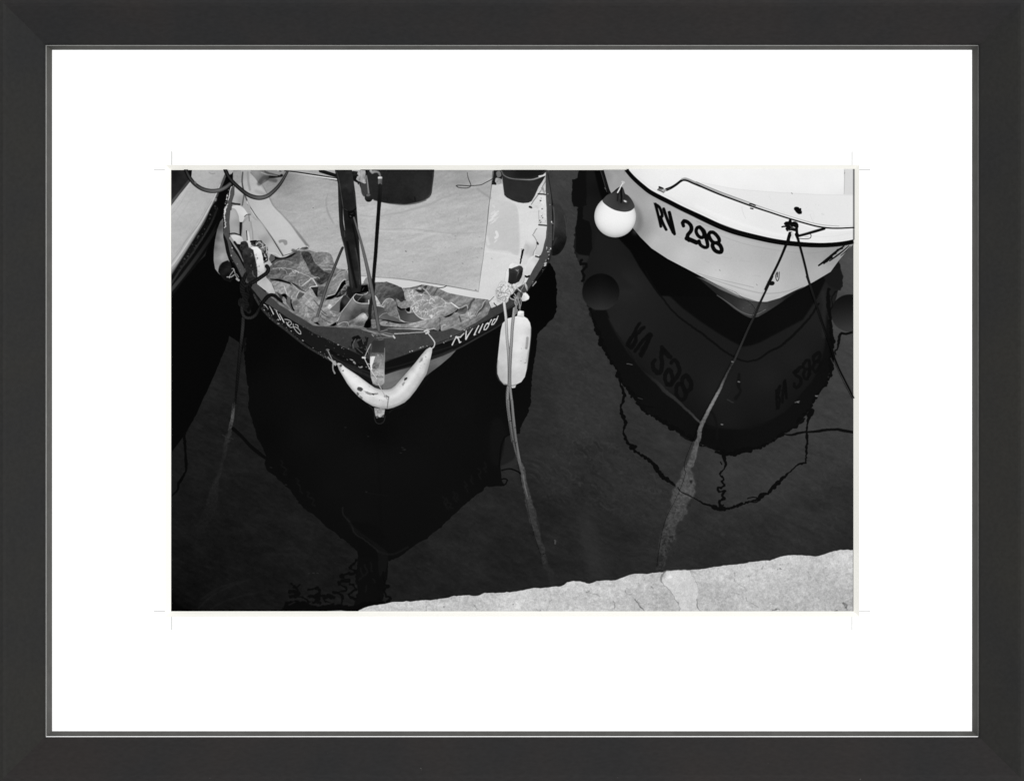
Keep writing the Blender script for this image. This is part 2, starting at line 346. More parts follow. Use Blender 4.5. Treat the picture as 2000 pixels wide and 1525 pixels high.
    K('G', '150,190 260,330 290,380 400,540 420,590', 6, 12, a=.5, bl=.6, jit=.6)
    # under-hull black, its edge lines
    F('G', '380,-330 560,0 640,110 760,220 880,310 1000,390 1100,450 1180,490 1240,480 1300,460 1450,380 1600,300 1700,150 1770,0 1640,-60 850,-60 500,-380', '600,0,7 1000,300,8 1200,400,8 1500,300,10 1700,100,9 450,-200,3', a=1, bl=1.2)
    F('E', '780,860 860,820 960,760 1080,880 1200,1000 1400,1130 1700,1290 2100,1500 2000,1600 1300,1580 1240,1500 1060,1240 940,1030', '900,900,3 1200,1200,4 1500,1400,5 1900,1550,7', a=1, bl=.8)
    K('G', '500,-40 560,70 620,150 690,240 760,300 830,350 900,400 980,460 1050,520 1120,560 1190,592 1240,590 1300,570 1370,520 1450,480 1520,420 1600,340 1660,270 1710,190', [14, 12, 16, 12, 18, 14], 8, a=.8, bl=.4, jit=.4)
    K('G', '920,1050 1100,1062 1260,1050 1400,990', 8, 18, a=.5, bl=1)
    K('G', '1155,680 1150,760 1165,800 1130,850', [18, 30, 16, 26], 13, a=.7, bl=.7)
    K('G', '950,930 985,980 1000,1060 1000,1130', 16, 14, a=.8, bl=.8)
    # boat side and hanging things mirrored at far left of the white boat
    F('E', '320,45 400,45 410,300 400,440 420,460 330,500 250,490 225,420 240,180 310,150', 11, jit=.8, bl=.5)
    F('E', '400,45 560,45 700,330 640,400 560,450 500,620 520,800 480,1100 470,900 440,700 420,460', '480,100,22 560,300,14 480,500,24 500,900,22', bl=1.5, a=.9)
    F('E', '500,45 580,45 660,300 700,400 600,420 560,300', 4, bl=1)
    F('E', '300,500 370,500 360,640 440,680 470,780 475,1000 440,1090 330,1080 275,1040 280,960 275,780 290,700 300,600', 10, jit=.7, bl=.5)
    F('E', '300,1080 440,1090 420,1160 370,1180 300,1150', 34, jit=.6, bl=1)
    K('E', '350,1150 340,1200 400,1190 390,1240 350,1280 380,1330 360,1390', 30, 8, jit=1, bl=.4)
    F('E', '480,1100 700,1060 820,1300 1000,1500 800,1500 780,1380 640,1270 500,1290', 27, bl=3, a=.6)
    th = [2*math.pi*i/40 for i in range(40)]
    OUT['refl_ball'] = F('G', [(190+130*math.cos(t), 108+129*math.sin(t)) for t in th], lambda x, y: 10+np.clip((y-540)/62, 0, 1)**1.3*34-np.abs(x-1173)*.16, bl=.5)
    F('G', '150,235 230,235 250,290 200,280 160,270', 12, bl=1)
    F('G', [(1925+130*math.cos(t), 255+130*math.sin(t)) for t in th], lambda x, y: 16+np.clip((y-580)/62, 0, 1)**1.2*36-np.abs(x-1662)*.1, bl=.5)
    K('G', '1960,385 1900,400 1870,395 1850,420', 16, 10, jit=.5)
    K('G', '1860,400 1852,440 1842,500 1822,520 1826,545', [14, 20, 10, 8], 9, jit=.7, bl=.3)
    K('G', '1830,105 1800,150 1805,200 1785,240 1795,300 1780,330', [12, 6, 14, 6], 12, jit=.8, bl=.3)
    K('G', '1740,110 1750,200 1740,300 1745,420', 26, 40, a=.5, bl=1.5, jit=.5)
    K('G', '1778,90 1775,200 1790,300 1800,420 1800,560', [16, 30, 14, 28, 16], 6, a=.9, jit=1.2, bl=.4)
    F('G', '1720,-40 1860,-60 1880,0 1865,100 1830,90 1780,70', 22, jit=1, bl=.6)
    # mirrored bow rail: wobbling dark lines
    K('G', '325,725 335,770 350,830 345,880 328,920 350,980 365,1030 345,1070 360,1120 375,1155', [14, 24, 12, 26, 12, 20], 7, jit=.9, bl=.25, seed=1, wj=.4)
    K('G', '375,1155 410,1180 440,1185 400,1200 450,1230 510,1270 560,1310 600,1370 640,1410 700,1450 740,1480', [16, 24, 14, 26, 34, 24, 12], 7, jit=1.1, bl=.25, seed=2, wj=.45)
    K('J', '210,370 250,400 300,438 330,470 390,500 440,530 500,560 540,585 600,600', [14, 8, 7, 10, 16], 9, jit=.5, bl=.25, seed=3)
    K('J', '500,560 530,590 600,600 650,625 715,640 780,630 850,610 900,590 960,570 1000,560 1050,540 1110,500 1150,495', [14, 22, 34, 30, 16, 24, 14, 20, 40, 18], 8, jit=.8, bl=.25, seed=4, wj=.5)
    K('J', '950,540 1000,525 1060,540 1030,575 980,570', 10, 8, jit=.4)
    K('J', '1140,495 1180,440 1240,390 1290,340 1350,280 1410,225 1490,205', [22, 44, 30, 14, 12, 24], 8, jit=.7, bl=.25, seed=5, wj=.35)
    K('G', '1618,1300 1622,1210 1628,1100 1632,1020 1650,940', [10, 14, 20, 12, 34], 8, jit=.7, bl=.25, seed=6, wj=.3)
    K('G', '1640,930 1665,935 1655,965', 24, 9, jit=.8)
    K('G', '1560,1030 1600,1010 1590,1000', 14, 9, jit=.6)
    K('J', '655,100 700,115 760,125 830,115 900,100 980,100', [18, 34, 26, 14, 26, 10], 7, jit=1, bl=.3, seed=7)
    K('J', '725,120 735,170 748,215 735,255 715,285', [34, 26, 20, 12], 7, jit=.8, bl=.25, seed=8, wj=.3)
    K('J', '715,285 700,320 740,350 715,385 740,420 680,440 690,470 740,465 710,510 735,535 690,560 700,600 740,620', [14, 20, 18, 26, 20], 7, jit=.8, bl=.25, seed=9, wj=.4)
    K('J', '700,200 712,222', 10, 8); K('J', '720,600 700,640 660,620', 14, 8, jit=.5)
    K('G', '1470,1100 1520,1105 1580,1090 1700,1078 1820,1066 1900,1078 1960,1086', [8, 18, 12, 20, 16, 20, 18], 10, jit=.3, bl=.25)
    K('G', '400,840 440,830 480,850 440,880 500,905 560,908', [16, 12, 20, 8], 9, jit=.7)
    K('G', '870,1160 910,1165', 8, 9); K('G', '1170,1215 1235,1222', 16, 8, jit=.4)
    K('G', '1440,1080 1560,1030 1610,990', 12, 12, jit=.5)

    # ---------- left boat
    OUT['left_boat'] = F('A', '10,30 640,30 600,170 590,240 520,480 470,620 440,680 400,760 350,850 300,920 250,990 190,1060 130,1130 70,1220 10,1290', '400,400,10 100,1100,12 560,200,4 480,560,3')
    F('A', '10,30 190,30 210,100 190,160 10,385', '60,80,24 150,60,38 80,250,34 40,330,40', tx=[('mid', 4)])
    F('A', '215,100 235,60 240,140 20,400 10,390 10,350 120,220 190,130', '180,160,62 60,330,78 225,90,50', bl=.3)
    F('A', '225,30 640,30 610,80 560,100 530,130 480,230 440,330 380,450 300,600 200,760 100,920 10,1040 10,400 110,270 215,140', '350,80,178 500,80,170 420,150,172 250,200,178 150,350,184 80,450,186 300,400,180 380,300,176 200,600,178 100,700,182 250,650,172 60,900,180 150,850,176 30,1000,170', tx=[('cloth', 5), ('stone', 3)])
    for q, w, v, a in [('530,130 470,250 420,370 360,480 280,620 190,770 90,925 10,1045', 30, 150, .8), ('500,180 450,290 400,390 330,520 240,660 150,800 60,930 10,985', 14, 205, .7), ('420,340 360,440 280,580 170,720 110,820 30,930', 6, 130, .6), ('400,330 330,460 260,570 150,740 60,860', 5, 150, .5),
                       ('210,160 120,290 20,420', 8, 205, .5), ('180,250 100,380 20,480', 5, 150, .4), ('260,230 180,370 60,560', 5, 165, .4), ('390,60 420,75 450,70', 5, 100, .6), ('235,520 150,640', 4, 200, .4)]:
        K('A', q, w, v, a=a, bl=.5)
    K('A', '550,90 500,220 455,330 400,450 310,610 210,780 110,940 20,1075', 22, 78, bl=.3)
    K('A', '480,350 430,420 370,560 270,720 170,880 20,1120', 50, [12, 8, 14, 20, 12], bl=.4)
    K('A', '470,420 400,580 300,740 200,890 110,1010 20,1150', 18, [30, 48, 52, 46, 60], a=.8, bl=.4, jit=.3)
    K('A', '500,520 430,650 340,790 240,930 130,1075 10,1220', 34, [14, 22, 30, 40, 50, 60], bl=.6)
    specks('A', '400,440 440,460 340,680 220,860 90,1040 40,1060 200,800 310,620', 60, 1.2, (2, 70), seed=1)
    specks('A', '480,280 520,230 480,420 430,500 440,400', 26, 1.4, (14, 50), seed=2)
    K('A', '455,325 480,335 520,345 545,362', [26, 18, 9], [150, 120, 90, 60]); K('A', '455,330 475,332', 26, 130)
    # dark gap above the left boat's bow
    F('A', '560,100 640,60 600,190 570,260 545,330 540,420 500,560 470,600 440,640 500,440 455,360 490,250 540,160', 5, bl=.8)

    # ---------- middle boat: cover sheet, boards
    OUT['mid_boat'] = pts('S', '462,332 1068,332 1074,360 1080,400 1081,440 1078,482 1071,508 1057,532 1040,556 1029,571 1006,590 984,610 960,634 940,648 915,664 893,682 870,700 850,712 838,724 838,740 800,780 787,799 747,798 727,792 700,775 680,753 663,718 650,702 630,692 600,672 560,644 530,620 510,594 496,578 483,557 471,541 458,519 446,501 440,481 435,465 436,445 438,421 442,391 449,363')
    fill('S', OUT['mid_boat'], 12)
    F('S', '455,325 1072,325 1072,420 1066,455 1056,482 1042,512 1030,540 1000,580 965,612 900,640 740,650 640,640 560,600 520,560 480,500 452,440 455,380', 
      '480,345,150 500,380,168 520,340,140 560,345,120 600,350,165 640,345,170 620,380,172 560,400,165 600,430,178 640,420,176 660,380,172 520,440,170 560,470,182 620,480,184 650,520,180 700,400,184 730,420,190 720,500,182 760,480,184 800,440,186 860,400,184 860,450,188 860,340,150 900,335,140 930,380,176 800,520,178 860,540,176 900,500,178 930,540,180 700,550,180 770,540,176 950,450,182 980,440,186 1000,400,200 1020,450,206 1000,500,205 1000,540,208 1040,420,210 1050,380,205 960,570,208 600,520,170 870,360,168 960,350,165',
      tx=[('cloth', 5), ('embc', 2.6), ('fine', 3), ('big', 4), ('grain', 2)])
    # right border strip of the cover, white boards beyond it
    F('B', '1310,160 1420,180 1430,300 1600,362 1700,345 1840,250 1850,500 1840,700 1780,850 1640,1130 1500,1320 1290,1380 1170,1230', '1330,250,196 1400,330,205 1600,420,214 1700,600,216 1600,700,212 1500,900,212 1300,900,208 1400,1100,212 1250,1200,210 1700,800,218 1780,400,210 1600,1000,214 1330,1290,205', bl=.4, tx=[('fine', 2), ('cloth', 3)])
    F('B', '1290,330 1530,370 1560,450 1570,600 1565,860 1460,830 1240,770 1270,450', '1300,400,200 1500,400,198 1400,600,193 1500,700,194 1300,750,196', True, bl=1.6, tx=[('cloth', 4)])
    for i in range(16):
        x = 1290+rng.rand()*60; y = 440+rng.rand()*110
        K('B', [(x-18, y+16), (x+22, y-14)], 7, 222, a=.7, bl=.3)
    K('B', '1340,640 1355,680 1335,700', 26, 224, a=.8, jit=.8, bl=.3); K('B', '1250,690 1270,760', 26, 216, a=.6, bl=.6); K('B', '1310,380 1330,400', 16, 214, a=.6, jit=.5); K('B', '1330,740 1350,720', 12, 220, a=.7)
    K('B', '1540,370 1570,450 1575,560', 8, 224, a=.5, bl=.6)
    K('B', '1240,830 1400,850 1570,880', 10, 224, a=.5, bl=.8)
    # the sheet's edges and folds
    K('B', '1312,50 1306,130 1294,210 1286,290 1272,400 1258,560 1240,700 1222,860 1200,1010 1172,1222', [8, 6, 9, 7, 5, 7, 4], [70, 120, 100, 110, 130, 130, 150], smooth=False, a=.8, jit=.12)
    K('B', '1172,1222 1080,1205 860,1165 700,1140 500,1110 330,1090 160,1080 20,1068', [6, 6, 8, 5, 5], [130, 110, 120, 140, 135], a=.85)
    F('B', '20,1074 160,1086 330,1098 500,1116 700,1148 860,1172 1080,1212 1172,1230 1290,1290 1240,1330 900,1260 700,1200 430,1195 200,1150 20,1140', '100,1110,210 400,1150,204 900,1210,214 1200,1270,208', a=1, bl=.3)
    K('B', '770,1186 830,1182 860,1165', 7, 40); K('B', '435,1192 500,1188 580,1178', 6, 60)
    K('B', '20,478 140,490 300,470 420,450 560,410 700,370 820,310 900,290', [8, 12, 18, 24, 14], 158, a=.55, bl=.9)
    K('B', '20,600 240,615 500,610 700,630 900,655 1100,650 1230,640', 9, 160, a=.5, bl=.8); K('B', '20,580 240,632 500,640 700,655 900,668', 12, 204, a=.45, bl=.9)
    K('B', '1160,220 1230,270 1290,310', 20, 140, a=.5, bl=1); K('B', '760,130 900,150 1000,160 1150,100 1280,90', 30, 150, a=.35, bl=2)
    K('A', '1550,270 1535,350 1550,440 1580,510 1610,560', [8, 14, 20, 8], 150, a=.7, bl=.7); K('A', '1100,140 1300,170 1500,200 1640,230', 12, 158, a=.4, bl=.9)
    K('A', '1000,320 1150,350 1300,320 1500,330', 14, 162, a=.4, bl=1.2); K('A', '1150,240 1350,230 1560,250', 8, 165, a=.35, bl=.8); K('A', '1060,420 1200,450 1250,440 1400,470', 10, 192, a=.4, bl=.8)
    K('B', '230,740 420,720 560,690', 8, 168, a=.4, bl=.8); K('B', '700,480 900,540 1100,560 1220,540', 12, 174, a=.4, bl=1)
    for i in range(170):                            # fine creases over the cloth
        x = 560+rng.rand()*370; y = 355+rng.rand()*190; l = 5+rng.rand()*16; th_ = -.25+rng.randn()*.35
        K('S', [(x, y), (x+l*math.cos(th_)*.5, y+l*math.sin(th_)*.5+rng.randn()), (x+l*math.cos(th_), y+l*math.sin(th_))], .8+rng.rand()*1.6, 150 if i % 2 else 205, a=.2, bl=.35)
    for x, y, v in [(462,830,40), (1017,948,110), (530,932,130), (945,680,140), (1203,800,110), (1145,1206,90), (1160,890,140), (850,790,150), (960,840,150), (1180,690,150), (1300,900,150)]:
        K('B', [(x-4, y-2), (x+5, y+2)], 7, v, a=.7, bl=.3)
    specks('B', '800,760 1150,780 1140,1180 700,1080', 34, .8, (120, 160), seed=4, a=.6); specks('B', '880,420 1120,430 1100,560 900,540', 16, 1, 150, seed=5, a=.5)
    for x, y, v in [(1408,405,70), (1545,605,110), (840,634,120)]: K('A', [(x-4, y-2), (x+4, y+2)], 5, v, a=.8)
    # wire on the sheet
    K('B', '1062,60 1070,110 1085,150 1098,190 1070,210 1020,212 970,205 955,190 980,186 1060,190 1140,188 1200,180 1250,155 1290,135 1310,120', [4, 7, 8, 8, 9, 8, 7, 7, 8], 62)
    # things in the top right corner
    F('B', '1320,40 1410,40 1400,130 1340,180 1300,180 1312,120', 30); F('B', '1345,60 1380,45 1395,90 1360,110', 110, True); F('B', '1335,130 1350,112 1400,130 1390,170 1340,176', 160, True, tx=[('chip', 20)]); K('B', '1310,150 1335,160 1340,176', 12, 18); K('B', '1310,182 1345,186', 6, 190)
    # big black tub
    OUT['tub'] = F('B', '10,180 50,250 90,300 150,325 250,352 380,366 440,371 500,366 600,345 680,312 712,270 722,200 733,120 738,60 741,20 741,-20 400,-40 60,-20 20,100', '100,200,38 400,100,34 400,250,36 600,200,40 650,120,42 640,290,46 300,330,28 500,345,24 700,100,30', True, tx=[('fine', 2.5), ('mid', 2)])
    K('B', '730,60 722,160 712,240 690,290', 8, 74, a=.6, bl=.4); K('B', '150,330 300,362 440,374 560,362 660,330', 7, 14, a=.7, bl=.4); K('B', '550,300 555,340', 12, 16, a=.8); K('B', '280,310 282,340', 8, 18, a=.7); K('B', '700,290 620,345 470,375 400,372', 14, 120, a=.35, bl=1)
    # black bucket
    OUT['bucket'] = F('B', '1396,35 1405,110 1415,200 1425,280 1450,305 1500,332 1560,352 1610,359 1660,355 1690,340 1720,290 1760,200 1800,140 1845,60 1840,35', '1450,150,40 1500,250,44 1600,300,42 1700,200,46 1620,160,40 1680,320,40 1780,120,36', tx=[('mid', 3)])
    F('B', '1405,40 1440,88 1500,105 1600,112 1690,110 1770,85 1815,40', '1450,60,40 1600,70,24 1700,60,24')
    K('B', '1396,50 1420,85 1470,112 1540,125 1620,130 1690,130 1740,118 1790,98 1835,60', 12, [110, 120, 105, 130, 150, 200])
    K('B', '1400,60 1440,95 1520,118 1640,118 1740,105', 5, 22, a=.6)
    K('B', '1835,60 1826,130 1810,200 1780,240 1745,290 1715,330 1688,372', [10, 20, 12, 9, 7], [200, 170, 190, 150, 130, 120]); K('B', '1836,70 1830,140 1800,190 1795,230', 6, 70, a=.6); K('B', '1765,98 1800,92 1830,80', 16, 210)
    K('B', '1790,215 1812,240 1800,262', [22, 30, 18], 175, jit=.8, tx=[('chip', 40)])
    K('B', '1672,396 1690,402', 20, 40)
    # right inner side: frames and planks
    F('B', '1760,280 1825,285 1836,400 1840,560 1760,570 1760,430 1720,420 1690,400 1730,330', '1790,330,222 1800,450,214 1790,540,205 1740,360,205', jit=.2, tx=[('chip', 8)])
    F('B', '1755,590 1838,588 1836,650 1820,760 1790,872 1720,862 1735,800 1750,755 1735,700 1700,665 1730,620', '1780,640,214 1790,780,200 1760,850,192 1760,690,205')
    F('B', '1700,665 1735,700 1748,750 1720,800 1705,870 1660,900 1640,960 1600,960 1605,820 1640,700', '1680,720,218 1660,800,188 1700,850,182 1640,900,212', bl=.4)
    K('B', '1762,572 1790,574 1836,578', 14, 60); K('B', '1755,270 1800,272 1825,276', 14, 60); K('B', '1730,880 1760,890 1785,886', 18, 60, jit=.3)
    F('B', '1710,880 1780,900 1740,1000 1690,1080 1640,1070 1625,1040 1640,980 1680,920', '1700,950,216 1660,1040,205 1740,930,196', bl=.3); K('B', '1628,1072 1645,1080 1668,1070', 18, 16)
    K('B', '1745,745 1752,758', 18, 30); K('B', '1700,668 1725,700 1742,740 1735,790 1715,830 1705,870', 8, 120, a=.7, bl=.3); K('B', '1758,430 1766,560', 7, 150, a=.6, jit=.4); K('B', '1740,610 1705,660', 9, 130, a=.7, jit=.5)
    K('B', '1640,770 1660,790 1640,850', 24, 180, a=.5, bl=1)
    specks('B', '1750,300 1830,300 1830,560 1760,560', 14, 1, (60, 130), seed=7)
    # hull, outer planking (lower grey wedge), side bands
    OUT['wedge'] = F('D', '540,850 700,800 860,760 1000,715 1130,672 1260,612 1200,680 1100,765 1000,840 920,905 850,960 740,1010 580,1040 540,1010', '600,880,118 620,960,108 760,860,96 900,800,70 1000,760,105 1080,720,112 1160,680,100 900,880,52 700,900,112 1020,800,80', tx=[('streak', 4), ('mid', 3)])
    F('S', '452,365 446,391 438,421 436,445 438,465 446,501 458,519 471,541 483,557 497,578 511,598 530,620 560,644 584,660 612,680 640,697 657,707 680,722 700,735 725,746 748,755 748,732 722,702 700,688 640,660 600,634 560,608 520,576 500,566 480,530 462,500 456,470 458,430 462,390', '500,590,14 560,640,22 620,680,24 680,716,20 720,740,18')
    K('C', '830,80 900,200 1000,310 1140,420 1330,570 1500,670 1640,745 1800,805 1970,880', [20, 26, 22, 22, 30, 26], [50, 44, 46, 40, 48, 40, 34], bl=.3, tx=[('fine', 5)])
    K('C', '1560,620 1700,700 1850,760 1970,810', 30, [10, 16, 12], bl=.4); K('C', '1540,640 1660,720 1800,780 1960,840', 10, 52, a=.6, bl=.4)
    specks('C', '820,80 870,60 960,220 1100,340 1300,520 1500,640 1650,720 1640,750 1480,680 1300,560 1100,410 950,280', 60, .75, (90, 200), seed=8, ani=2.2, ang=33)
    specks('C', '1420,520 1560,560 1760,660 1980,760 1970,830 1780,760 1600,690', 24, .8, (60, 190), seed=9, ani=3, ang=28)
    F('D', '1160,560 1360,440 1560,330 1720,250 1840,170 1800,260 1700,370 1500,480 1300,590 1130,665 1000,715 820,775 680,815 560,860 556,740 760,665 950,610', '600,790,14 800,710,12 1000,640,20 1200,560,14 1500,420,18 1750,270,22')
    K('D', '560,850 700,806 860,762 1000,712 1130,664 1300,588 1500,478 1640,400 1720,345', 14, [30, 34, 40, 46, 50, 44, 40], bl=.35)
    K('D', '1020,640 1150,600 1300,545 1480,455 1640,370', 12, 40, a=.5, bl=.5); K('D', '570,800 720,765 860,720', 12, 34, a=.6, bl=.6); K('D', '1000,690 1100,660 1220,610', 8, 66, a=.5, bl=.4)
    # gunwale tops
    F('S', '453,364 460,364 457,385 451,412 448,440 449,470 456,488 468,506 480,530 490,543 502,554 515,567 525,574 536,582 553,594 570,605 590,618 610,631 640,638 700,640 770,642 860,646 885,640 915,624 945,608 966,592 985,583 1000,570 1028,551 1040,528 1052,508 1060,490 1066,465 1068,441 1067,400 1066,365 1066,330 1071,330 1075,365 1079,400 1080,445 1078,482 1072,500 1060,520 1042,548 1029,571 1016,590 985,608 960,622 920,644 890,660 850,672 820,684 792,692 752,706 746,700 722,700 708,690 680,682 648,666 616,652 580,631 560,619 545,609 530,599 518,592 510,587 498,571 488,559 474,545 462,522 450,500 444,470 436,455 438,430 442,400 446,380',
      '455,380,82 446,420,72 444,460,74 455,500,74 475,530,78 505,565,70 540,595,66 580,622,62 610,645,60 660,660,56 700,680,54 740,660,60 740,690,56 800,670,62 850,660,62 880,655,66 930,630,62 980,600,56 1010,580,66 1035,550,72 1055,515,72 1070,480,72 1074,440,70 1072,390,72 1069,340,62', tx=[('fine', 3), ('mid', 2.5)], jit=.25, wl=6)
    OUT['foredeck'] = F('S', '598,633 640,637 700,641 745,642 820,645 868,648 890,645 915,625 930,640 890,662 850,674 792,693 752,707 722,702 680,683 648,667 616,650', '640,650,58 700,655,62 690,690,50 760,650,66 800,660,64 780,690,58 840,665,62 870,655,66 610,640,58', tx=[('mid', 4), ('fine', 3)])
    # worn patch on the foredeck, left of the stem
    for i, (q, v) in enumerate([('230,500 300,470 330,500 250,530', 14), ('230,540 260,520 240,600', 12), ('290,540 330,510 370,560 310,590', 20), ('330,560 400,520 380,600 340,620', 24), ('260,600 340,600 400,650 330,680 280,640', 20), ('360,490 400,500 380,540', 16), ('200,570 240,590 230,610', 28)]):
        F('D', q, v, jit=.6, seed=i, bl=.2)
    for q in ['250,540 275,510 240,570', '280,600 340,650', '250,600 250,570', '370,580 400,660', '340,520 350,560']: K('D', q, 6, 120, a=.7, jit=.5)
    # worn light edge of the foredeck and flakes
    specks('D', '740,650 860,610 960,570 980,580 860,625 760,665', 26, .7, (150, 215), seed=11); specks('D', '1120,540 1220,470 1225,485 1130,555', 16, .9, (150, 215), seed=12)
    specks('D', '1320,420 1400,395 1400,405 1330,430', 9, .8, (130, 190), seed=13); specks('D', '30,390 560,400 900,440 1100,440 1000,600 700,680 300,650', 22, .7, (85, 120), seed=14, a=.6)
    specks('C', '1260,320 1400,420 1600,520 1780,620 1780,640 1560,550 1380,460 1250,350', 30, .7, (110, 200), seed=15, ani=1.6, ang=30)
    specks('A', '570,260 590,210 560,350 550,470 560,560 535,560 545,400', 34, 1.1, (150, 230), seed=16, ani=1.6, ang=100); specks('A', '540,600 600,740 690,1000 740,1040 700,1050 600,900', 16, .9, (120, 200), seed=17)
    for q in ['612,200 596,240 590,290 575,330', '562,400 545,450 540,500 545,520', '545,560 555,590 540,600', '575,370 560,400']: K('A', q, 8, 215, jit=.5, a=.9)
    specks('B', '1840,780 1880,800 1860,940 1800,1040 1790,1020 1830,900', 26, .9, (130, 220), seed=18, ani=1.6, ang=110); specks('B', '1690,1130 1730,1110 1750,1120 1700,1170', 7, 1, 205, seed=19); specks('B', '1845,200 1890,300 1895,700 1850,700', 10, .8, (110, 200), seed=20)
    K('B', '1700,1165 1735,1125', [12, 8], 210); K('B', '1886,540 1896,560', 12, 225)
    for q, v, w, a in [('1850,70 1884,300 1894,560 1888,800 1850,950 1700,1160 1560,1320', 24, 8, .8), ('1840,300 1846,560 1838,700 1790,850', 110, 5, .5), ('650,790 700,880 760,1000', 200, 5, .9)]:
        K('B' if w != 5 or v != 200 else 'A', q, w, v, a=a, bl=.3)
    K('D', '560,725 700,685 850,632 1000,580 1050,560 1200,498 1360,428 1560,325 1700,250 1830,165', 6, 22, a=.7, bl=.3)
    K('C', '800,10 850,90 920,170 1010,225 1120,290 1260,370 1400,450 1500,520 1620,560 1760,620 1930,700', 7, 20, a=.7, bl=.3)

    # ---------- left inner side of the middle boat
    F('A', '660,180 720,150 750,280 790,480 800,700 700,760 640,760 595,680 600,540 610,420 640,280', '680,250,178 670,350,160 660,500,162 640,600,172 620,460,175 700,600,95 740,450,170 760,640,180', bl=.2)
    F('A', '640,190 700,170 730,250 725,350 690,370 615,350 640,270', '680,240,186 700,330,150 640,330,176')
    K('A', '720,170 735,240 725,330 715,380', 14, 80, a=.8, bl=.4)
    K('A', '615,362 650,368 690,372', 20, 52)
    F('A', '610,400 660,380 720,400 760,450 770,470 740,500 720,540 690,540 680,480 650,420', '680,400,205 740,450,215 700,500,200', True); F('A', '600,430 640,430 670,500 685,600 680,660 595,650 590,540', '620,480,178 640,600,166 670,560,150')
    F('A', '690,545 715,545 705,700 690,690', 22, bl=.3); F('A', '720,560 780,500 790,540 790,620 750,740 715,700', '760,560,172 740,680,162', bl=.3); K('A', '738,492 760,472 795,470', 9, 90); K('A', '780,475 784,535', 8, 100, a=.8)
    F('A', '790,480 860,540 880,700 870,720 800,720 800,600', '830,580,182 840,680,176', bl=.3); K('A', '800,540 815,640 820,720', 10, 120, a=.6, bl=.6)
    K('A', '590,660 640,655 690,672', 14, 46); F('A', '605,680 660,670 710,690 725,740 690,760 650,740', '660,690,208 700,730,190', True)
    K('A', '600,700 660,790 720,880 750,960 760,1000', [26, 30, 22], [150, 150, 90, 60]); K('A', '640,740 700,830 730,900', 22, 18, bl=.4)
    F('A', '755,630 775,630 790,700 800,790 775,780 755,700', 206); K('A', '758,630 764,720', 8, 30)
    # folded canvas flap
    OUT['flap'] = F('A', '700,35 800,40 880,130 960,270 1010,380 1100,470 1180,560 1260,670 1350,780 1280,810 1200,860 1130,890 1100,880 1080,860 1040,780 960,640 870,510 800,400 750,290 720,180',
      '740,80,160 800,120,182 850,250,186 800,320,180 900,380,194 950,320,184 1000,450,196 1100,560,197 1050,650,194 1180,680,197 1250,740,192 1150,800,194 950,560,190 1100,780,186', tx=[('cloth', 3)])
    K('A', '800,60 880,150 966,280 1024,388 1105,472 1196,572 1276,676 1358,783', [14, 16, 14, 14, 12, 14, 26, 24], [80, 110, 120, 135, 135, 130, 105, 90], a=.62, bl=.8); K('A', '900,180 955,280 1012,392 1094,482', 5, 208, a=.5, bl=.4)
    K('A', '770,370 820,440 880,540 960,640 1030,740 1110,870', 10, 70); K('A', '762,350 812,440 870,525 950,630 1020,740 1090,880', 9, 205, a=.8); K('A', '790,400 850,480 920,570 1000,680 1060,770 1120,870', 6, 120, a=.8)
    K('A', '720,60 715,160 735,260 760,330', 14, 60, a=.8, bl=.4); K('A', '770,60 775,150 790,230', 20, 130, a=.6, bl=.8); K('A', '850,240 900,260 980,290', 30, 150, a=.5, bl=1.5)
    F('A', '800,520 870,530 960,640 1040,770 1090,870 1040,860 970,830 950,760 900,720 870,700', '900,640,184 1000,780,188 930,720,150', bl=.2)
    F('A', '1070,725 1110,715 1150,725 1155,760 1130,770 1110,740 1080,750', 110, True, a=.6, bl=.5)
    K('A', '970,845 1040,850 1100,890 1150,880 1220,830 1290,790 1355,785', 13, [190, 195, 200, 190, 200], bl=.1); K('A', '1110,875 1200,845 1270,800', 5, 60)
    K('A', '1000,870 1060,900 1110,905 1190,880 1240,840', [20, 30, 20], 14, bl=.5); F('A', '1250,830 1300,790 1350,785 1365,805 1320,830', '1300,800,110 1345,800,60', bl=.2); K('A', '1270,815 1320,822 1360,810', 14, 165)
    F('A', '790,30 1060,30 1120,90 1000,100 960,140 900,180 870,160 830,90', '850,60,150 900,120,120 960,60,118 1000,110,40 1050,70,110', bl=.4); K('A', '940,50 1000,100 960,60', 20, 70, a=.7, bl=.6); K('A', '985,105 1040,100 1100,90', 26, 14, bl=.6); K('A', '880,170 930,110 1000,130 1040,140', 40, 60, a=.6, bl=1.2)
    F('A', '930,40 1080,90 1130,40 1080,30', 150, a=.8, bl=.5); K('A', '900,60 960,80 1060,95', 8, 200, a=.6, bl=.4)
    # clutter between stem post and tarpaulin
    F('A', '800,730 900,720 960,790 975,920 920,950 880,840 800,760', '850,750,60 900,800,110 950,860,40', tx=[('chip', 60)], jit=.4); K('A', '800,735 850,730', 18, 10)
    for i, q in enumerate(['850,770 880,740 920,770 900,800', '920,800 960,780 950,850', '930,860 950,910 925,930', '960,830 975,900 965,940 930,950']): K('A', q, 9, 180, seed=i, jit=.4)
    F('A', '920,880 950,890 940,930 925,920', 8)

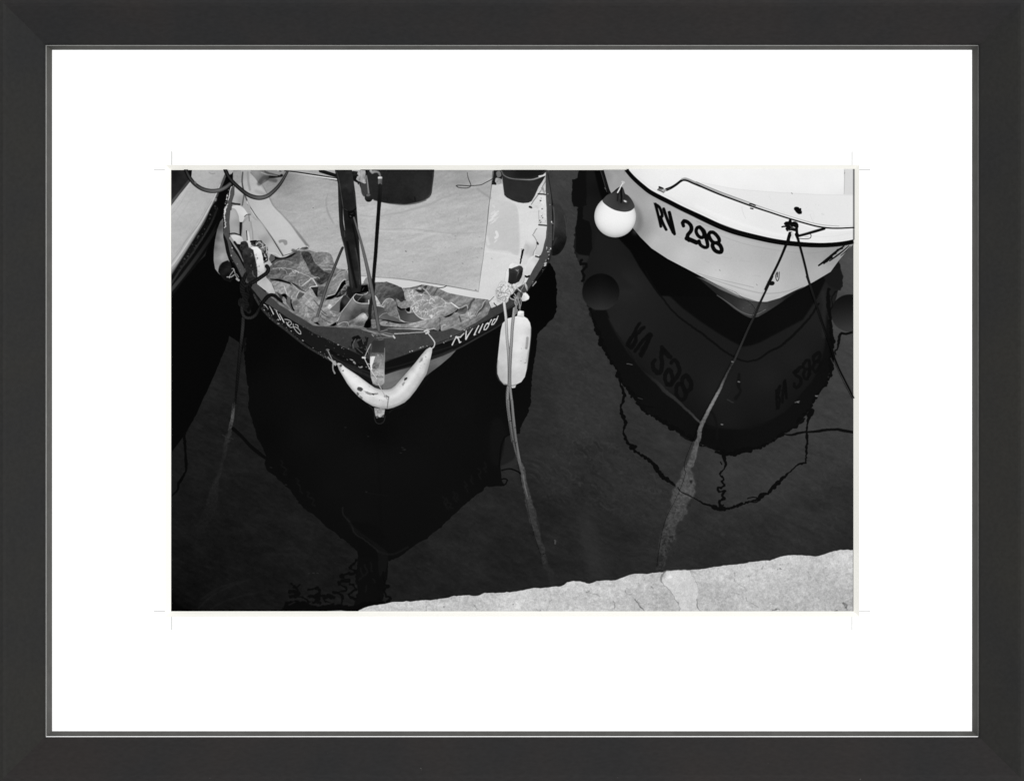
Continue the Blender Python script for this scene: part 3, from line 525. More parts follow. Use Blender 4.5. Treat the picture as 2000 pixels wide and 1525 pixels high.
    # ---------- tarpaulin heaped on the foredeck
    OUT['tarp'] = F('S', '517,565 520,540 527,520 545,505 565,500 575,492 600,488 615,492 640,505 660,525 676,530 690,545 700,560 712,552 726,556 755,550 775,558 788,570 792,565 800,562 816,558 824,556 850,561 860,565 875,572 915,580 940,584 950,586 958,600 952,615 930,630 900,646 880,640 855,643 800,640 760,641 740,645 700,642 670,640 640,638 612,636 595,625 572,612 560,604 545,595 535,585 525,578',
      '540,540,100 600,520,118 640,560,115 700,600,90 760,580,80 800,620,92 850,600,125 900,610,120 940,600,110 570,590,118 620,620,122 740,630,60', tx=[('mid', 8), ('leaf', 10), ('emb', 6)])
    def crack(view, s, v, amp=95, tx=None, **k):
        k.setdefault('jit', .3); k.setdefault('smooth', len(s.split()) > 5)
        P = fill(view, s, v, tx=(tx or [])+[('leaf', 9), ('fine', 5), ('emb', 6.5)], **k); r = cover(P)
        if r:
            m, y0, y1, x0, x1 = r; c = CV[y0:y1, x0:x1]; q = tex('crack')[y0:y1, x0:x1]*m
            c += blur(q, .25)*amp*.62
    # dark straps and far folds (N, M windows)
    crack('N', '-20,-60 150,-60 260,140 420,290 560,360 500,480 350,560 220,430 100,190', '60,0,62 200,200,72 350,350,70 480,400,62', amp=14, bl=.2)
    crack('N', '200,-40 520,-60 620,130 620,230 480,270 400,270 300,160', '300,20,104 450,60,128 560,180,118 420,220,128', amp=40)
    K('N', '340,180 420,190 520,180 620,210', 12, 165, a=.7, jit=.4); K('N', '400,265 520,265 610,270', 12, 185, a=.8, jit=.4); F('N', '440,280 560,275 550,350 500,330', 95)
    crack('M', '1080,300 1160,260 1300,240 1500,200 1640,100 1720,260 1840,520 1980,620 1900,640 1700,540 1500,450 1280,440 1100,450 1130,400', '1200,360,92 1400,380,96 1560,260,84 1650,350,128 1750,450,124 1850,560,118', amp=50)
    F('M', '1080,180 1170,200 1160,280 1090,330 1050,260', 88, bl=.3); K('M', '1180,260 1300,250 1380,240 1560,150 1600,110', [30, 24, 50, 20], 30, bl=.5); K('M', '1100,330 1180,270', 18, 20)
    K('M', '1160,370 1220,320 1320,300 1440,300 1500,330', 8, 170, a=.8, jit=.3); K('M', '1520,90 1600,130 1640,180 1620,330', 60, 84, a=.8, bl=.8)
    crack('M', '1030,560 1060,500 1120,450 1260,430 1500,460 1700,540 1860,610 1900,640 1980,770 1860,800 1800,900 1740,920 1640,840 1540,780 1400,700 1200,660 1080,650', '1200,540,86 1350,520,88 1500,600,110 1700,640,118 1800,780,108 1200,620,104 1650,740,100', amp=45)
    for q, v in [('1250,440 1260,480', 175), ('1280,440 1380,490 1400,550', 165), ('1440,570 1500,520 1560,500 1620,510', 180), ('1500,480 1560,530 1600,500 1640,530 1560,470', 190), ('1340,640 1380,600 1480,590 1600,580', 160), ('1640,680 1650,780 1720,780 1760,740 1890,640', 175), ('1640,690 1700,670', 170), ('1740,750 1780,800', 150), ('1120,450 1300,435 1500,465 1700,545 1890,640 1985,775', 178), ('1010,560 1100,575 1250,570 1420,590', 120), ('1060,500 1040,560', 170)]:
        K('M', q, 9, v, a=.85, jit=.35)
    K('M', '1080,655 1200,665 1320,690 1450,730 1560,760 1660,840 1760,900', [12, 44, 36, 24, 12], [8, 14, 30, 50, 70], bl=.5)
    K('M', '1480,730 1560,800 1620,860 1700,900 1760,918', 11, 178)
    crack('M', '1100,710 1260,700 1420,740 1520,790 1640,880 1640,910 1590,1000 1500,1060 1400,970 1200,900 1150,800', '1200,780,130 1350,800,142 1500,860,118 1420,920,136 1560,940,130', amp=80)
    F('M', '1590,1000 1640,920 1750,930 1740,960 1620,1050', 82, bl=.2)
    K('M', '1340,780 1370,860 1400,940', 14, 190, a=.8, jit=.4); K('M', '1640,890 1600,960 1590,1010', 10, 190, a=.8)
    F('M', '1200,900 1300,960 1420,980 1500,1060 1560,1240 1520,1270 1300,1130 1260,1010', '1300,1010,60 1350,1050,70 1450,1150,90', bl=.4); crack('M', '1320,1000 1400,980 1390,1100 1440,1170 1480,1240 1400,1180 1320,1100', 125, amp=40); F('M', '1290,960 1350,935 1400,960 1405,1060 1360,1010', 16, True); K('M', '1480,1060 1500,1180 1540,1260', 30, 14, bl=.5); F('M', '1400,1000 1480,1000 1470,1120 1410,1110', 95, bl=.5)
    crack('M', '1500,1060 1600,1060 1740,980 1850,860 1880,830 1960,980 2060,1150 2100,1300 2060,1460 1900,1500 1700,1380 1580,1280 1520,1180', '1600,1120,108 1750,1050,118 1850,1000,150 1950,1150,140 1700,1250,118 1850,1300,130 1950,1420,128 1620,1250,100', amp=60)
    F('N', '170,610 330,600 330,700 290,810 230,740', '250,640,50 300,760,18', bl=.2); K('N', '0,575 140,470 195,430 290,570', 10, 190); K('N', '290,590 180,600 150,640 150,720 60,750 10,800', 13, 195, jit=.4); K('N', '200,440 300,410 340,440', 9, 170)
    crack('N', '320,600 460,590 520,500 620,440 640,420 720,270 860,280 900,420 880,470 820,460 760,500 700,620 650,740 500,780 330,800 300,800', '400,700,88 500,650,112 600,600,128 680,500,130 750,380,126 820,330,116 350,650,80', amp=12)
    K('N', '600,480 660,400 740,330 860,290', 9, 178, a=.85); K('N', '500,780 640,740 700,630 760,520 820,460 855,462', 12, 186)
    F('N', '500,800 640,750 700,660 770,520 840,465 855,560 790,640 760,700 660,790 560,850 450,850', '600,790,12 760,560,8 820,500,20 500,830,22', bl=.3)
    F('N', '660,790 740,680 830,560 900,560 910,620 830,740 700,850', '750,700,80 850,600,95 720,780,50', tx=[('chip', 40)], bl=.2); K('N', '650,800 760,780 850,690 910,600', 12, 22, a=.7); K('N', '760,690 850,570 900,540', 8, 170, a=.7, jit=.5)
    crack('N', '460,880 600,840 720,800 800,770 760,830 600,960 540,1040 480,1000', 138, amp=70); F('N', '540,1040 640,950 740,860 720,1100 600,1070', 100); K('N', '540,1030 650,930 800,770', 9, 180)
    F('N', '730,1100 745,900 800,780 860,760 930,850 870,960 790,1060', '760,950,22 830,900,70 770,1060,12', bl=.4)
    F('N', '880,600 1280,560 1300,700 1040,760 940,840 860,760', '900,700,40 1000,740,34 1200,640,10 1100,720,12', bl=.5)
    F('N', '1000,760 1280,700 1320,940 1200,940 1060,920 1010,850', '1100,800,60 1200,860,20 1100,880,22 1260,880,90 1250,780,98', bl=.2); K('N', '1060,740 1150,760 1250,740 1285,700', 11, 175); K('N', '1080,880 1150,800 1230,730', 12, 110, bl=.3)
    F('N', '990,800 1060,900 1160,930 1310,925 1310,1000 1270,1080 1150,1170 1000,1230 880,1285 740,1290 720,1200 780,1070 880,950', '1000,900,128 950,1000,118 1100,1000,92 1200,960,110 1050,1080,66 900,1150,96 850,1240,90 1180,1060,58 980,1200,56 800,1200,112', tx=[('fine', 3)])
    K('N', '1050,740 1000,790 1010,850 1070,900 1160,925 1310,925', 12, 190); K('N', '990,800 880,950 780,1080 720,1210 670,1310', 10, 182)
    crack('N', '20,780 150,640 200,660 290,800 400,900 440,880 520,1060 700,1110 770,1100 720,1200 660,1300 540,1350 340,1360 230,1290 60,1200 -60,1040', '100,800,140 250,950,142 150,1100,118 400,1100,128 600,1150,125 450,1270,112 300,1250,95 600,1250,118', amp=62)
    for q, v, w in [('230,860 330,980 400,1080 480,1140', 70, 18), ('60,960 180,1040 260,1090', 88, 14), ('370,1100 430,1160 520,1200', 60, 14), ('480,1000 540,1060 700,1100', 150, 10), ('520,1200 600,1190 700,1200', 75, 14), ('350,1170 420,1240 560,1310', 70, 14), ('500,1340 620,1310 680,1260', 165, 8), ('30,780 130,880 200,1000 260,1090', 185, 9), ('150,660 170,760 280,800', 180, 9)]:
        K('N', q, w, v, a=.75, bl=.4)
    F('N', '540,1365 620,1310 700,1270 690,1330 620,1370', 16); F('N', '220,1290 290,1280 350,1350 300,1340', 8); K('N', '720,1210 680,1290 690,1340 800,1290 890,1290', 9, 175)
    crack('N', '890,1290 1000,1230 1200,1110 1280,1220 1240,1300 1190,1380 920,1380', '1000,1290,98 1150,1180,150 1200,1150,165 1130,1320,92 950,1340,104', amp=18); K('N', '890,1290 920,1380', 9, 160)
    F('N', '1200,1390 1240,1280 1290,1220 1310,900 1340,900 1360,1300 1340,1400 1280,1400', '1310,1000,60 1300,1200,22 1280,1350,10', bl=.3, jit=.4); K('N', '1308,1010 1300,1100 1290,1200', 12, 200, a=.8, jit=.5); K('N', '1300,860 1305,940', 14, 205)
    crack('N', '1340,1240 1440,1240 1480,1400 1360,1410', 105, amp=40, jit=.5)
    # right half of the heap (O, N windows)
    crack('N', '1300,560 1420,510 1600,515 1760,540 1880,590 1970,660 1995,860 1900,880 1780,960 1600,940 1440,800 1420,700', '1450,580,100 1550,600,92 1700,620,88 1850,650,72 1950,750,48 1500,750,80 1700,780,66 1900,830,50 1600,880,96', amp=16)
    K('N', '1520,620 1600,600 1700,640', 30, 112, a=.5, bl=1.2); F('N', '1330,380 1240,430 1190,520 1330,560 1370,450', 120, a=.8)
    crack('N', '1400,760 1440,780 1530,980 1450,970', 165, amp=20); K('N', '1440,800 1500,900 1540,970', 14, 190, a=.8, jit=.4)
    crack('N', '1540,980 1590,900 1650,840 1740,835 1790,870 1840,1000 1900,1210 1790,1150 1700,1090 1620,1010', '1650,880,120 1720,900,124 1700,1000,118 1820,1100,116', amp=50); K('N', '1545,970 1600,890 1650,838 1740,832 1800,880 1840,1000 1910,1230', 12, 178, a=.9)
    F('N', '1440,970 1560,990 1640,1020 1760,1130 1900,1240 2000,1310 1700,1240 1500,1230', '1500,1050,70 1600,1100,80 1750,1180,88 1560,1200,100', bl=.2); K('N', '1440,972 1540,985 1640,1025 1740,1110 1880,1220 2000,1290', 11, 185); K('N', '1500,1200 1580,1130 1690,1105', 9, 165, a=.8, jit=.3)
    F('O', '-30,200 60,190 180,260 200,470 160,480 20,440 -100,380', '40,250,92 150,300,78 100,420,62 180,440,30', a=.6, bl=.8)
    F('O', '40,440 260,450 320,580 390,720 560,830 460,880 260,900 120,840 60,650', '200,760,74 350,800,92 100,700,62 450,840,88 120,580,50')
    crack('O', '-200,600 10,470 60,650 110,830 200,900 20,800 -100,760', 105, amp=25)
    crack('O', '30,440 90,460 140,500 200,470 280,470 310,560 400,700 300,720 230,690 190,640 90,600', '100,540,110 200,520,115 260,580,140 300,680,110', amp=40, jit=.5, seed=3); K('O', '60,600 130,640 200,640', [30, 20], 12, bl=.5, jit=.6); F('O', '215,640 240,620 300,600 310,660 270,690', 20, True); K('O', '310,590 320,660 300,710 250,700', 12, 175, jit=.4); K('O', '190,470 280,460', 14, 60, a=.7, bl=.4, jit=.5)
    crack('O', '200,260 300,230 460,235 540,270 540,170 640,170 850,210 880,240 1000,310 1100,330 1300,390 1500,420 1580,430 1500,520 1420,570 1280,640 1100,520 900,420 700,370 500,340 240,400', '300,300,120 500,260,118 600,220,112 720,280,105 800,300,95 950,380,115 1200,460,122 1400,480,124 800,230,128', amp=40)
    F('O', '470,195 540,160 550,200 520,260 450,240', '500,190,60 490,220,190', jit=.4); F('O', '400,260 520,260 560,330 460,300', 52, bl=.5); F('O', '560,200 640,180 600,290 540,330 520,300', 62, jit=.4, bl=.3); K('O', '560,230 640,300 690,370', 24, 165, bl=.3, a=.8); K('O', '840,240 800,310 770,360', 22, 78, bl=.5); K('O', '470,200 510,180 540,170', 12, 40); K('O', '480,210 550,205 600,230 660,330', 8, 170, a=.6)
    crack('O', '195,290 240,250 400,270 500,340 620,360 640,370 840,390 960,450 1100,510 1260,610 1180,700 1060,760 920,800 720,830 560,830 440,750 370,650 330,580 260,480 210,440', '260,330,150 400,340,142 560,400,136 700,480,132 850,450,138 1000,560,142 1150,620,126 600,600,134 800,700,140 450,600,140 1000,720,124 600,780,138', amp=85)
    for q in ['240,400 340,360 400,390 460,350 560,340 600,370', '360,570 440,490 560,450 590,470', '560,580 620,530 680,510 760,510', '560,700 620,620 650,670 640,750', '720,560 780,600 900,590 1010,580', '700,440 760,440 790,500', '820,740 850,690 960,660', '900,430 980,480 1000,520 980,580', '700,680 750,640 820,620', '1000,520 1110,520 1180,570 1250,620', '430,500 470,560 440,620']:
        K('O', q, 10, 205, a=.6, jit=.6)
    K('O', '330,580 380,680 440,760 560,835 700,830 820,810', 13, 200, a=.9); K('O', '1110,510 1180,560 1260,620', 16, 215, a=.8)
    K('O', '1250,640 1180,710 1080,760 960,805 860,810', [20, 40, 26, 6], [20, 12, 8, 40], bl=.4)
    F('O', '1220,690 1260,630 1340,590 1420,560 1430,640 1400,720 1310,740', '1300,650,66 1390,620,90 1300,720,110', bl=.2); K('O', '1260,630 1330,600 1410,560 1430,620 1410,700 1360,750 1260,740 1220,700', 10, 185, jit=.3); K('O', '1330,640 1400,600', 10, 30, a=.8, bl=.3)
    crack('O', '900,800 1060,790 1200,700 1330,760 1440,640 1500,520 1560,430 1740,440 1860,470 1890,600 1700,720 1580,780 1440,860 1280,920 1130,1000 920,1060 890,900', '1000,850,118 1150,880,122 1300,830,128 1500,700,132 1650,560,120 1600,480,112 1800,500,108 1820,620,112 1450,760,138 1050,960,132', amp=50)
    K('O', '1560,440 1500,510 1470,600 1440,650', 34, 62, a=.8, bl=.8); K('O', '1780,480 1760,560 1700,640 1640,690 1590,770', [10, 40, 50, 30], 58, a=.75, bl=.7); K('O', '1790,470 1740,510 1710,600 1640,670 1580,780', 9, 185, a=.9, jit=.3); K('O', '1800,480 1850,540 1880,610', 10, 100, a=.7)
    K('O', '1270,780 1290,830 1300,880', 26, 60, a=.8, bl=.5); K('O', '890,830 880,920 900,1050', [20, 26, 14], 50, a=.85, bl=.5); K('O', '920,1050 930,960 1000,950', 20, 180, a=.7, bl=.5, jit=.5); K('O', '1300,820 1440,840', 12, 170, a=.7, jit=.4)
    crack('O', '-300,850 -100,880 0,900 240,920 400,900 560,860 700,830 880,820 870,1050 800,1040 700,1010 560,1020 300,1000 0,980 -250,960', '-150,900,130 0,930,140 200,950,120 400,930,150 560,930,140 750,920,128 850,980,110 100,960,128', amp=40)
    K('O', '-250,840 -100,870 100,910 300,905 480,880', [14, 26, 20, 6], [30, 14, 40, 60], bl=.5); K('O', '-260,970 0,995 250,1010 450,1010 620,1030', 10, 26, a=.8, bl=.4); K('O', '-300,880 -180,860 -100,900 -160,920', 12, 60, bl=.4); K('O', '100,850 230,895 400,900 560,865', 10, 180, a=.8)
    K('N', '920,1380 1060,1370 1200,1400 1300,1450 1480,1475 1600,1450 1690,1410', [8, 12, 12, 16, 14, 8], [150, 130, 120, 105], a=.95)

    r = cover(OUT['tarp']); m, y0, y1, x0, x1 = r; c = CV[y0:y1, x0:x1]
    c += m*((c-96)*.24+3)
    for i in range(90):                             # small creases and broken coating over the heap
        k_ = rng.randint(0, m.shape[0]), rng.randint(0, m.shape[1])
        if m[k_] < .9: continue
        x, y = (k_[1]+x0)/SC+X0, (k_[0]+y0)/SC+Y0; l = 3+rng.rand()*8; an = rng.rand()*6.28
        K('S', [(x, y), (x+l*.5*math.cos(an)+rng.randn(), y+l*.5*math.sin(an)), (x+l*math.cos(an), y+l*math.sin(an)+rng.randn())], [.4, 1.3, .5], 165 if i % 3 else 45, a=.5, bl=.25, jit=.3, seed=i)
    # ---------- stem, bow fender
    OUT['bow_fender'] = F('D', '88,750 105,742 130,750 170,785 240,830 300,870 400,945 460,985 520,1003 580,1005 620,995 660,965 720,895 800,805 860,735 910,670 960,612 1000,588 1022,600 1018,640 1000,720 985,780 965,850 930,905 900,950 860,1010 800,1085 750,1130 700,1155 640,1180 590,1192 520,1188 440,1165 370,1125 300,1072 240,1010 190,945 140,860 110,810',
      '110,760,190 150,800,226 200,860,218 260,900,230 330,960,228 300,1030,200 400,1030,228 430,1110,196 520,1080,214 560,1150,186 500,1020,205 620,1050,205 650,1130,196 700,1000,226 760,950,222 820,860,220 880,800,214 900,720,205 950,650,200 1000,620,190 960,760,190 900,900,180 820,1030,190 760,1100,186 740,880,170 820,790,178 640,985,185', tx=[('mid', 4), ('fine', 3)])
    K('D', '100,780 130,860 200,970 300,1090 420,1165 560,1195 700,1160 800,1095 880,990 960,860 1010,720', 46, 110, a=.5, bl=2, clip=OUT['bow_fender']); K('D', '180,780 300,868 460,985 580,1008 660,965 800,805 960,612', 26, 120, a=.4, bl=1.6, clip=OUT['bow_fender']); K('D', '150,820 300,960 430,1050 560,1085 680,1050 800,920 900,770 980,650', 34, 242, a=.45, bl=2.2, clip=OUT['bow_fender'])
    for i, (q, v) in enumerate([('290,985 320,980 345,1000 325,1020 290,1005', 60), ('285,1030 310,1050 300,1060', 90), ('310,1060 340,1080 330,1100', 110), ('370,1030 440,1040 490,1035 480,1055 410,1060', 130), ('430,1040 460,1050 450,1060', 50), ('750,890 780,880 775,900 750,912', 36), ('905,700 930,690 920,730 890,740', 150), ('330,1010 400,1020 420,1040', 150), ('110,765 130,755 140,775 120,785', 70), ('140,820 160,815 150,830', 80), ('725,950 750,930 735,970', 150)]):
        F('D', q, v, True, jit=.5, seed=i, bl=.3, a=.9)
    specks('D', '150,800 500,1000 560,1160 300,1040', 22, .7, (130, 180), seed=31, a=.7); specks('D', '950,650 990,650 930,860 860,850', 12, .7, (120, 170), seed=32, a=.7)
    K('D', '570,1060 595,1080 590,1110 580,1190', 10, 110, a=.8); K('D', '555,1070 595,1075', 14, 120, a=.8)
    OUT['stem'] = F('D', '424,530 440,522 556,528 558,600 553,700 552,940 520,972 470,962 440,945 420,880 412,760 410,680 416,600', '480,560,48 520,620,54 450,640,58 480,690,150 520,740,140 470,770,120 490,830,190 450,900,175 520,920,165 480,955,130', tx=[('chip', 12), ('mid', 8)])
    F('D', '428,640 555,640 556,525 440,525', '480,560,46 520,620,56', a=.95, bl=.3); F('D', '415,680 465,680 450,720 440,790 425,830 412,760', 222, bl=.2, jit=.3); F('D', '440,745 510,740 500,790 470,800 430,790', 105, jit=.6, tx=[('chip', 30)])
    specks('D', '420,650 550,650 550,700 420,700', 20, .9, (60, 200), seed=33); specks('D', '430,790 550,790 550,900 430,900', 22, .8, (80, 130), seed=34); K('D', '425,870 480,880 540,875', 14, 110, a=.6, jit=.8); K('D', '555,600 556,700 553,800 550,930', 6, 190, a=.6)
    K('D', '440,950 500,985 548,960', 14, 90, a=.6, bl=.6); F('D', '500,975 556,945 558,1006 520,1000', 110, a=.8, bl=.4)
    F('D', '454,1180 560,1192 552,1240 545,1270 530,1292 505,1300 475,1280 460,1240', '500,1210,150 520,1250,178 480,1250,170', tx=[('chip', 26)]); K('D', '470,1270 520,1282 540,1255', 14, 50, jit=.8, a=.8)
    F('D', '470,1285 545,1275 540,1320 500,1325 475,1310', 10, True, bl=.3); K('D', '460,1240 458,1290 480,1330 520,1335 550,1310 560,1260', 8, 42, a=.9); K('D', '600,1230 640,1190 700,1165', 8, 40, a=.5, bl=.6); K('D', '405,1160 440,1200 458,1240', 10, 40, a=.6, bl=.5)
    # cords on the bow
    for q, w, v in [('0,625 60,745', 9, 150), ('0,690 40,725 75,765', 10, 165), ('55,740 50,800 70,845', [20, 12, 16], 140), ('60,735 75,755', 30, 165), ('420,560 380,640 360,690', 8, 170), ('340,690 365,695', 18, 205), ('360,700 400,780 430,830 480,900', 8, 200), ('490,940 540,1030 570,1080 590,1110', 9, 175), ('650,460 780,452 940,440', [10, 8, 8], 175), ('945,435 970,425 985,440 960,455', 20, 190), ('980,425 1030,408 1050,415', 9, 175), ('975,450 1020,505 1045,545 1035,585 1005,610', [10, 12, 11], 195),
                    ('330,415 420,440 520,462 600,480 650,490', [6, 11, 12, 14], 150), ('430,465 500,460 560,450 640,470', 14, 110), ('480,500 560,495 650,490', 12, 100), ('640,480 655,500', 16, 190), ('500,470 540,510 500,520', 10, 90), ('150,385 280,400 420,430 500,440 580,420', [6, 9, 10], 110)]:
        K('D', q, w, v, jit=.2)
    specks('D', '430,450 480,450 500,510 440,500', 9, .9, (130, 190), seed=36)
    # ---------- lettering on the middle boat (light paint on the dark band)
    for q, w in [('1130,1335 1165,1260 1215,1170', [26, 22, 20]), ('1200,1180 1290,1185 1360,1110', [26, 24, 16]), ('1225,1200 1250,1210 1275,1290 1300,1275', [24, 34, 22]), ('1405,1060 1400,1130 1395,1225', [20, 26, 26]), ('1400,1225 1440,1150 1530,1015', [26, 26, 14]), ('1560,1140 1610,1030 1650,960', [26, 24, 22]), ('1555,1142 1590,1130', 16), ('1650,1095 1700,990 1730,925', [26, 24, 20]),
                 ('1800,920 1850,930 1890,850 1900,840', 18), ('1800,920 1760,990 1750,1040 1790,1035 1830,980 1850,930 1840,910', 20), ('1800,925 1830,900 1840,925', 16), ('1960,830 1920,880 1900,945 1940,930 1990,860 2010,820', 20), ('1940,840 2000,830 2030,770', 16), ('1905,850 1880,870', 14)]:
        K('O', q, w, 205, smooth=False)
    for q, w in [('950,1150 985,1170 1040,1240', [16, 12, 8]), ('1060,1180 1100,1250 1140,1335', [12, 18, 22]), ('1150,1235 1210,1275', [8, 14]), ('1190,1275 1240,1370 1275,1445', [14, 18, 22]), ('1255,1330 1310,1430 1345,1495', [14, 20, 22])]:
        K('M', q, w, 195, jit=.15, smooth=False)
    for q, w in [('1130,318 1160,322 1188,338 1196,362 1180,378 1165,375 1160,350 1175,345', 7), ('1145,345 1160,375 1190,398 1208,395', 7), ('1212,362 1216,392 1240,430 1272,460 1288,462 1286,440 1262,410 1235,392 1216,392', 7), ('1232,368 1258,378 1262,400', 7)]:
        K('C', q, w, 188)

    # ---------- mooring posts
    F('A', '700,740 745,730 770,750 780,800 720,830 690,800', 45, jit=.4, tx=[('chip', 18)])
    OUT['post_left'] = F('A', '795,795 820,785 860,785 900,820 915,880 925,960 940,1020 930,1060 1000,1140 1040,1240 990,1250 860,1150 865,1050 850,900', '860,810,226 890,900,220 900,1000,205 900,1040,190 930,1100,178 980,1200,190 1010,1230,180', tx=[('mid', 5)], jit=.2)
    F('A', '715,840 740,800 790,795 825,815 840,900 862,1000 865,1060 850,1110 800,1150 760,1120 735,1010 725,920', '760,820,62 800,850,50 760,900,32 800,950,26 830,1040,44 790,1100,34 750,960,40', jit=.4, tx=[('mid', 8), ('chip', 7)])
    specks('A', '830,860 870,860 890,1050 870,1080', 16, .9, (120, 170), seed=40, ani=1.8, ang=80)
    for q in ['800,850 815,870 800,880', '800,960 803,980', '740,1000 745,1030', '815,1020 820,1060 840,1080']: K('A', q, 7, 130, a=.6, jit=.4)
    # fender between left boat and middle boat
    OUT['fender_grey'] = F('A', '530,505 500,540 470,620 450,720 438,820 436,920 450,1000 480,1040 500,1060 600,950 580,900 560,840 545,760 530,690 530,600', '500,600,72 470,700,92 500,760,150 480,850,140 520,880,172 460,950,130 530,680,150 450,800,100 480,1000,150 530,620,110', tx=[('mid', 5)])
    F('A', '480,1030 490,980 520,940 575,918 600,940 620,1010 640,1080 600,1130 540,1110', '520,980,14 560,1000,30 600,1050,12', tx=[('mid', 9)]); K('A', '482,1010 500,960 540,930 580,918', 7, 60, a=.6)
    for i, (q, w) in enumerate([('610,1000 635,1010 615,1040 600,1060 590,1085', 8), ('630,1000 650,1040 670,1090', 8), ('565,1080 600,1080 640,1060', 10), ('660,1095 680,1110', 22), ('655,1050 680,1090', 6)]): K('A', q, w, 170, jit=.5, seed=i, a=.9)
    # black mooring rope on the left, twisted
    K('A', '955,975 970,1000 955,1040 900,1080 840,1120 770,1160 735,1170', 38, 22, prof=[-10, 4, 8, 0, -12], twist=(5.2, 5))
    K('M', '600,560 550,680 530,800 540,900 590,1000 580,1100 640,1220 660,1280', [70, 90, 100, 90, 120, 130, 90], 22, twist=(6, 7), bl=.2); F('M', '470,1030 530,1040 600,1200 640,1290 560,1260 480,1180 450,1140', 26, True, tx=[('mid', 8)])
    K('M', '620,840 660,800 700,760 640,900 650,1000', 60, 16, twist=(6, 6)); K('M', '650,1250 700,1150 720,1000 690,900', 60, 8, bl=.4)
    K('M', '520,1200 530,1300 570,1380 640,1410 720,1400 800,1340 850,1250 900,1160 960,1070 1030,990 1100,960 1170,980 1240,1040 1300,1090', [60, 66, 62, 60, 66, 60, 56, 60, 74, 70, 66, 60, 50], [34, 36, 38, 36, 30, 18, 14, 12, 13, 14, 12, 12], prof=[-12, 3, 6, 2, -10], twist=(5.4, 4))
    K('C', '722,310 722,380 716,440 705,540 694,640 684,740 675,840 668,920 660,1020 650,1140', [34, 34, 32, 30, 30, 28, 26, 22, 18, 14], [34, 40, 36, 22, 20, 16, 14, 12, 9, 12], prof=[-8, 2, 5, 0, -8], twist=(5.2, 5), jit=.15)
    K('C', '745,510 735,560 745,600 735,625', [20, 26, 14], 12, jit=.9, bl=.3)
    K('C', '632,1140 625,1220 612,1300 598,1390 590,1440 575,1500', [26, 32, 34, 40, 50], [40, 70, 88, 66, 46, 42], a=[.7, .85, .8, .6, .6], jit=.5, bl=.4, tx=[('chip', 18)])
    K('H', '405,240 390,320 370,420 350,500 320,580 300,680 270,780 200,900 140,1000', [24, 24, 20, 26, 60, 80, 70, 60, 40], [48, 38, 34, 38, 34, 30, 27, 22, 20], a=[.8, .7, .6, .6, .5, .45, .4, .3, 0], jit=.6, bl=.9, tx=[('chip', 8)])
    K('H', '440,200 500,255 560,320 640,385 672,405', [26, 22, 24, 26, 20], 7, bl=.3)
    K('H', '360,245 400,260 440,265', 6, 50, a=.6, jit=.8)

    # ---------- right post with its white rope, white fender, two hanging ropes
    OUT['fender_white'] = F('D', '1855,240 1880,232 1915,240 1916,290 1950,310 1975,350 1985,400 1984,470 1975,560 1960,680 1945,800 1925,880 1890,930 1840,955 1830,985 1800,990 1780,960 1720,955 1680,910 1655,850 1652,780 1665,640 1680,500 1690,420 1705,360 1750,310 1850,285',
      '1880,260,240 1890,300,236 1940,360,225 1860,350,226 1780,360,215 1720,420,200 1700,600,190 1680,800,185 1700,880,178 1780,500,212 1860,600,230 1840,750,222 1900,500,226 1950,560,205 1940,700,200 1900,850,195 1820,900,196 1740,700,200 1860,860,205 1970,430,190', tx=[('mid', 3), ('fine', 2)])
    for q, w, v, a in [('1950,500 1945,570 1940,600', 26, 110, .55), ('1960,620 1950,680 1940,740', 12, 140, .5), ('1658,720 1656,860 1700,935 1760,960', 16, 110, .4), ('1985,400 1975,560 1945,800', 10, 120, .5), ('1730,950 1800,965 1840,955', 10, 110, .7), ('1860,285 1910,292', 10, 150, .6)]:
        K('D', q, w, v, a=a, bl=.7)
    specks('D', '1880,560 1950,520 1930,760 1880,740', 9, .8, (90, 150), seed=50, a=.8)
    F('D', '1860,240 1912,244 1914,282 1862,278', '1880,255,248 1890,270,200')
    OUT['post_right'] = F('R', '570,470 600,400 650,360 720,370 800,400 870,420 910,480 920,600 925,740 870,800 700,840 560,830 500,760 520,560', '600,420,228 560,600,222 700,400,222 880,480,210 900,700,190 530,740,215', tx=[('fine', 4)], bl=.3)
    F('R', '580,480 640,490 700,460 800,425 850,430 885,480 885,560 850,680 800,760 680,825 620,815 565,780 585,620', '640,540,48 760,480,78 840,470,60 700,650,34 850,560,14 800,700,24 620,700,40 640,780,26', jit=.25, tx=[('mid', 4)])
    K('R', '720,500 770,530 790,560 760,640 740,760', [18, 26, 14, 8], [110, 120, 70, 30], a=.7, bl=.5); K('R', '740,520 770,545 790,515', 12, 190, a=.7, jit=.4); K('R', '620,490 660,500 800,430', 14, 70, a=.8)
    K('R', '885,90 870,180 850,260 825,375', [44, 40, 30, 26], 14, jit=.5); K('R', '850,70 880,85', 18, 150)
    F('R', '160,1200 270,1080 330,1060 460,1180 440,1230 210,1330', '250,1150,215 350,1200,196 250,1280,200', tx=[('chip', 12)], jit=.4); K('R', '270,1220 290,1260 320,1280', 18, 50, jit=.8); K('R', '165,1190 270,1080', 9, 70)
    OUT['knot'] = F('R', '340,880 380,820 440,740 500,780 570,800 640,830 700,800 740,830 760,900 700,960 640,1060 590,1080 570,1180 500,1220 440,1190 340,1150 310,1040 310,950', '400,860,205 500,820,212 450,960,190 550,920,205 400,1060,185 540,1040,200 640,940,190 520,1150,200 700,860,190', jit=.8, tx=[('chip', 26), ('fine', 14)])
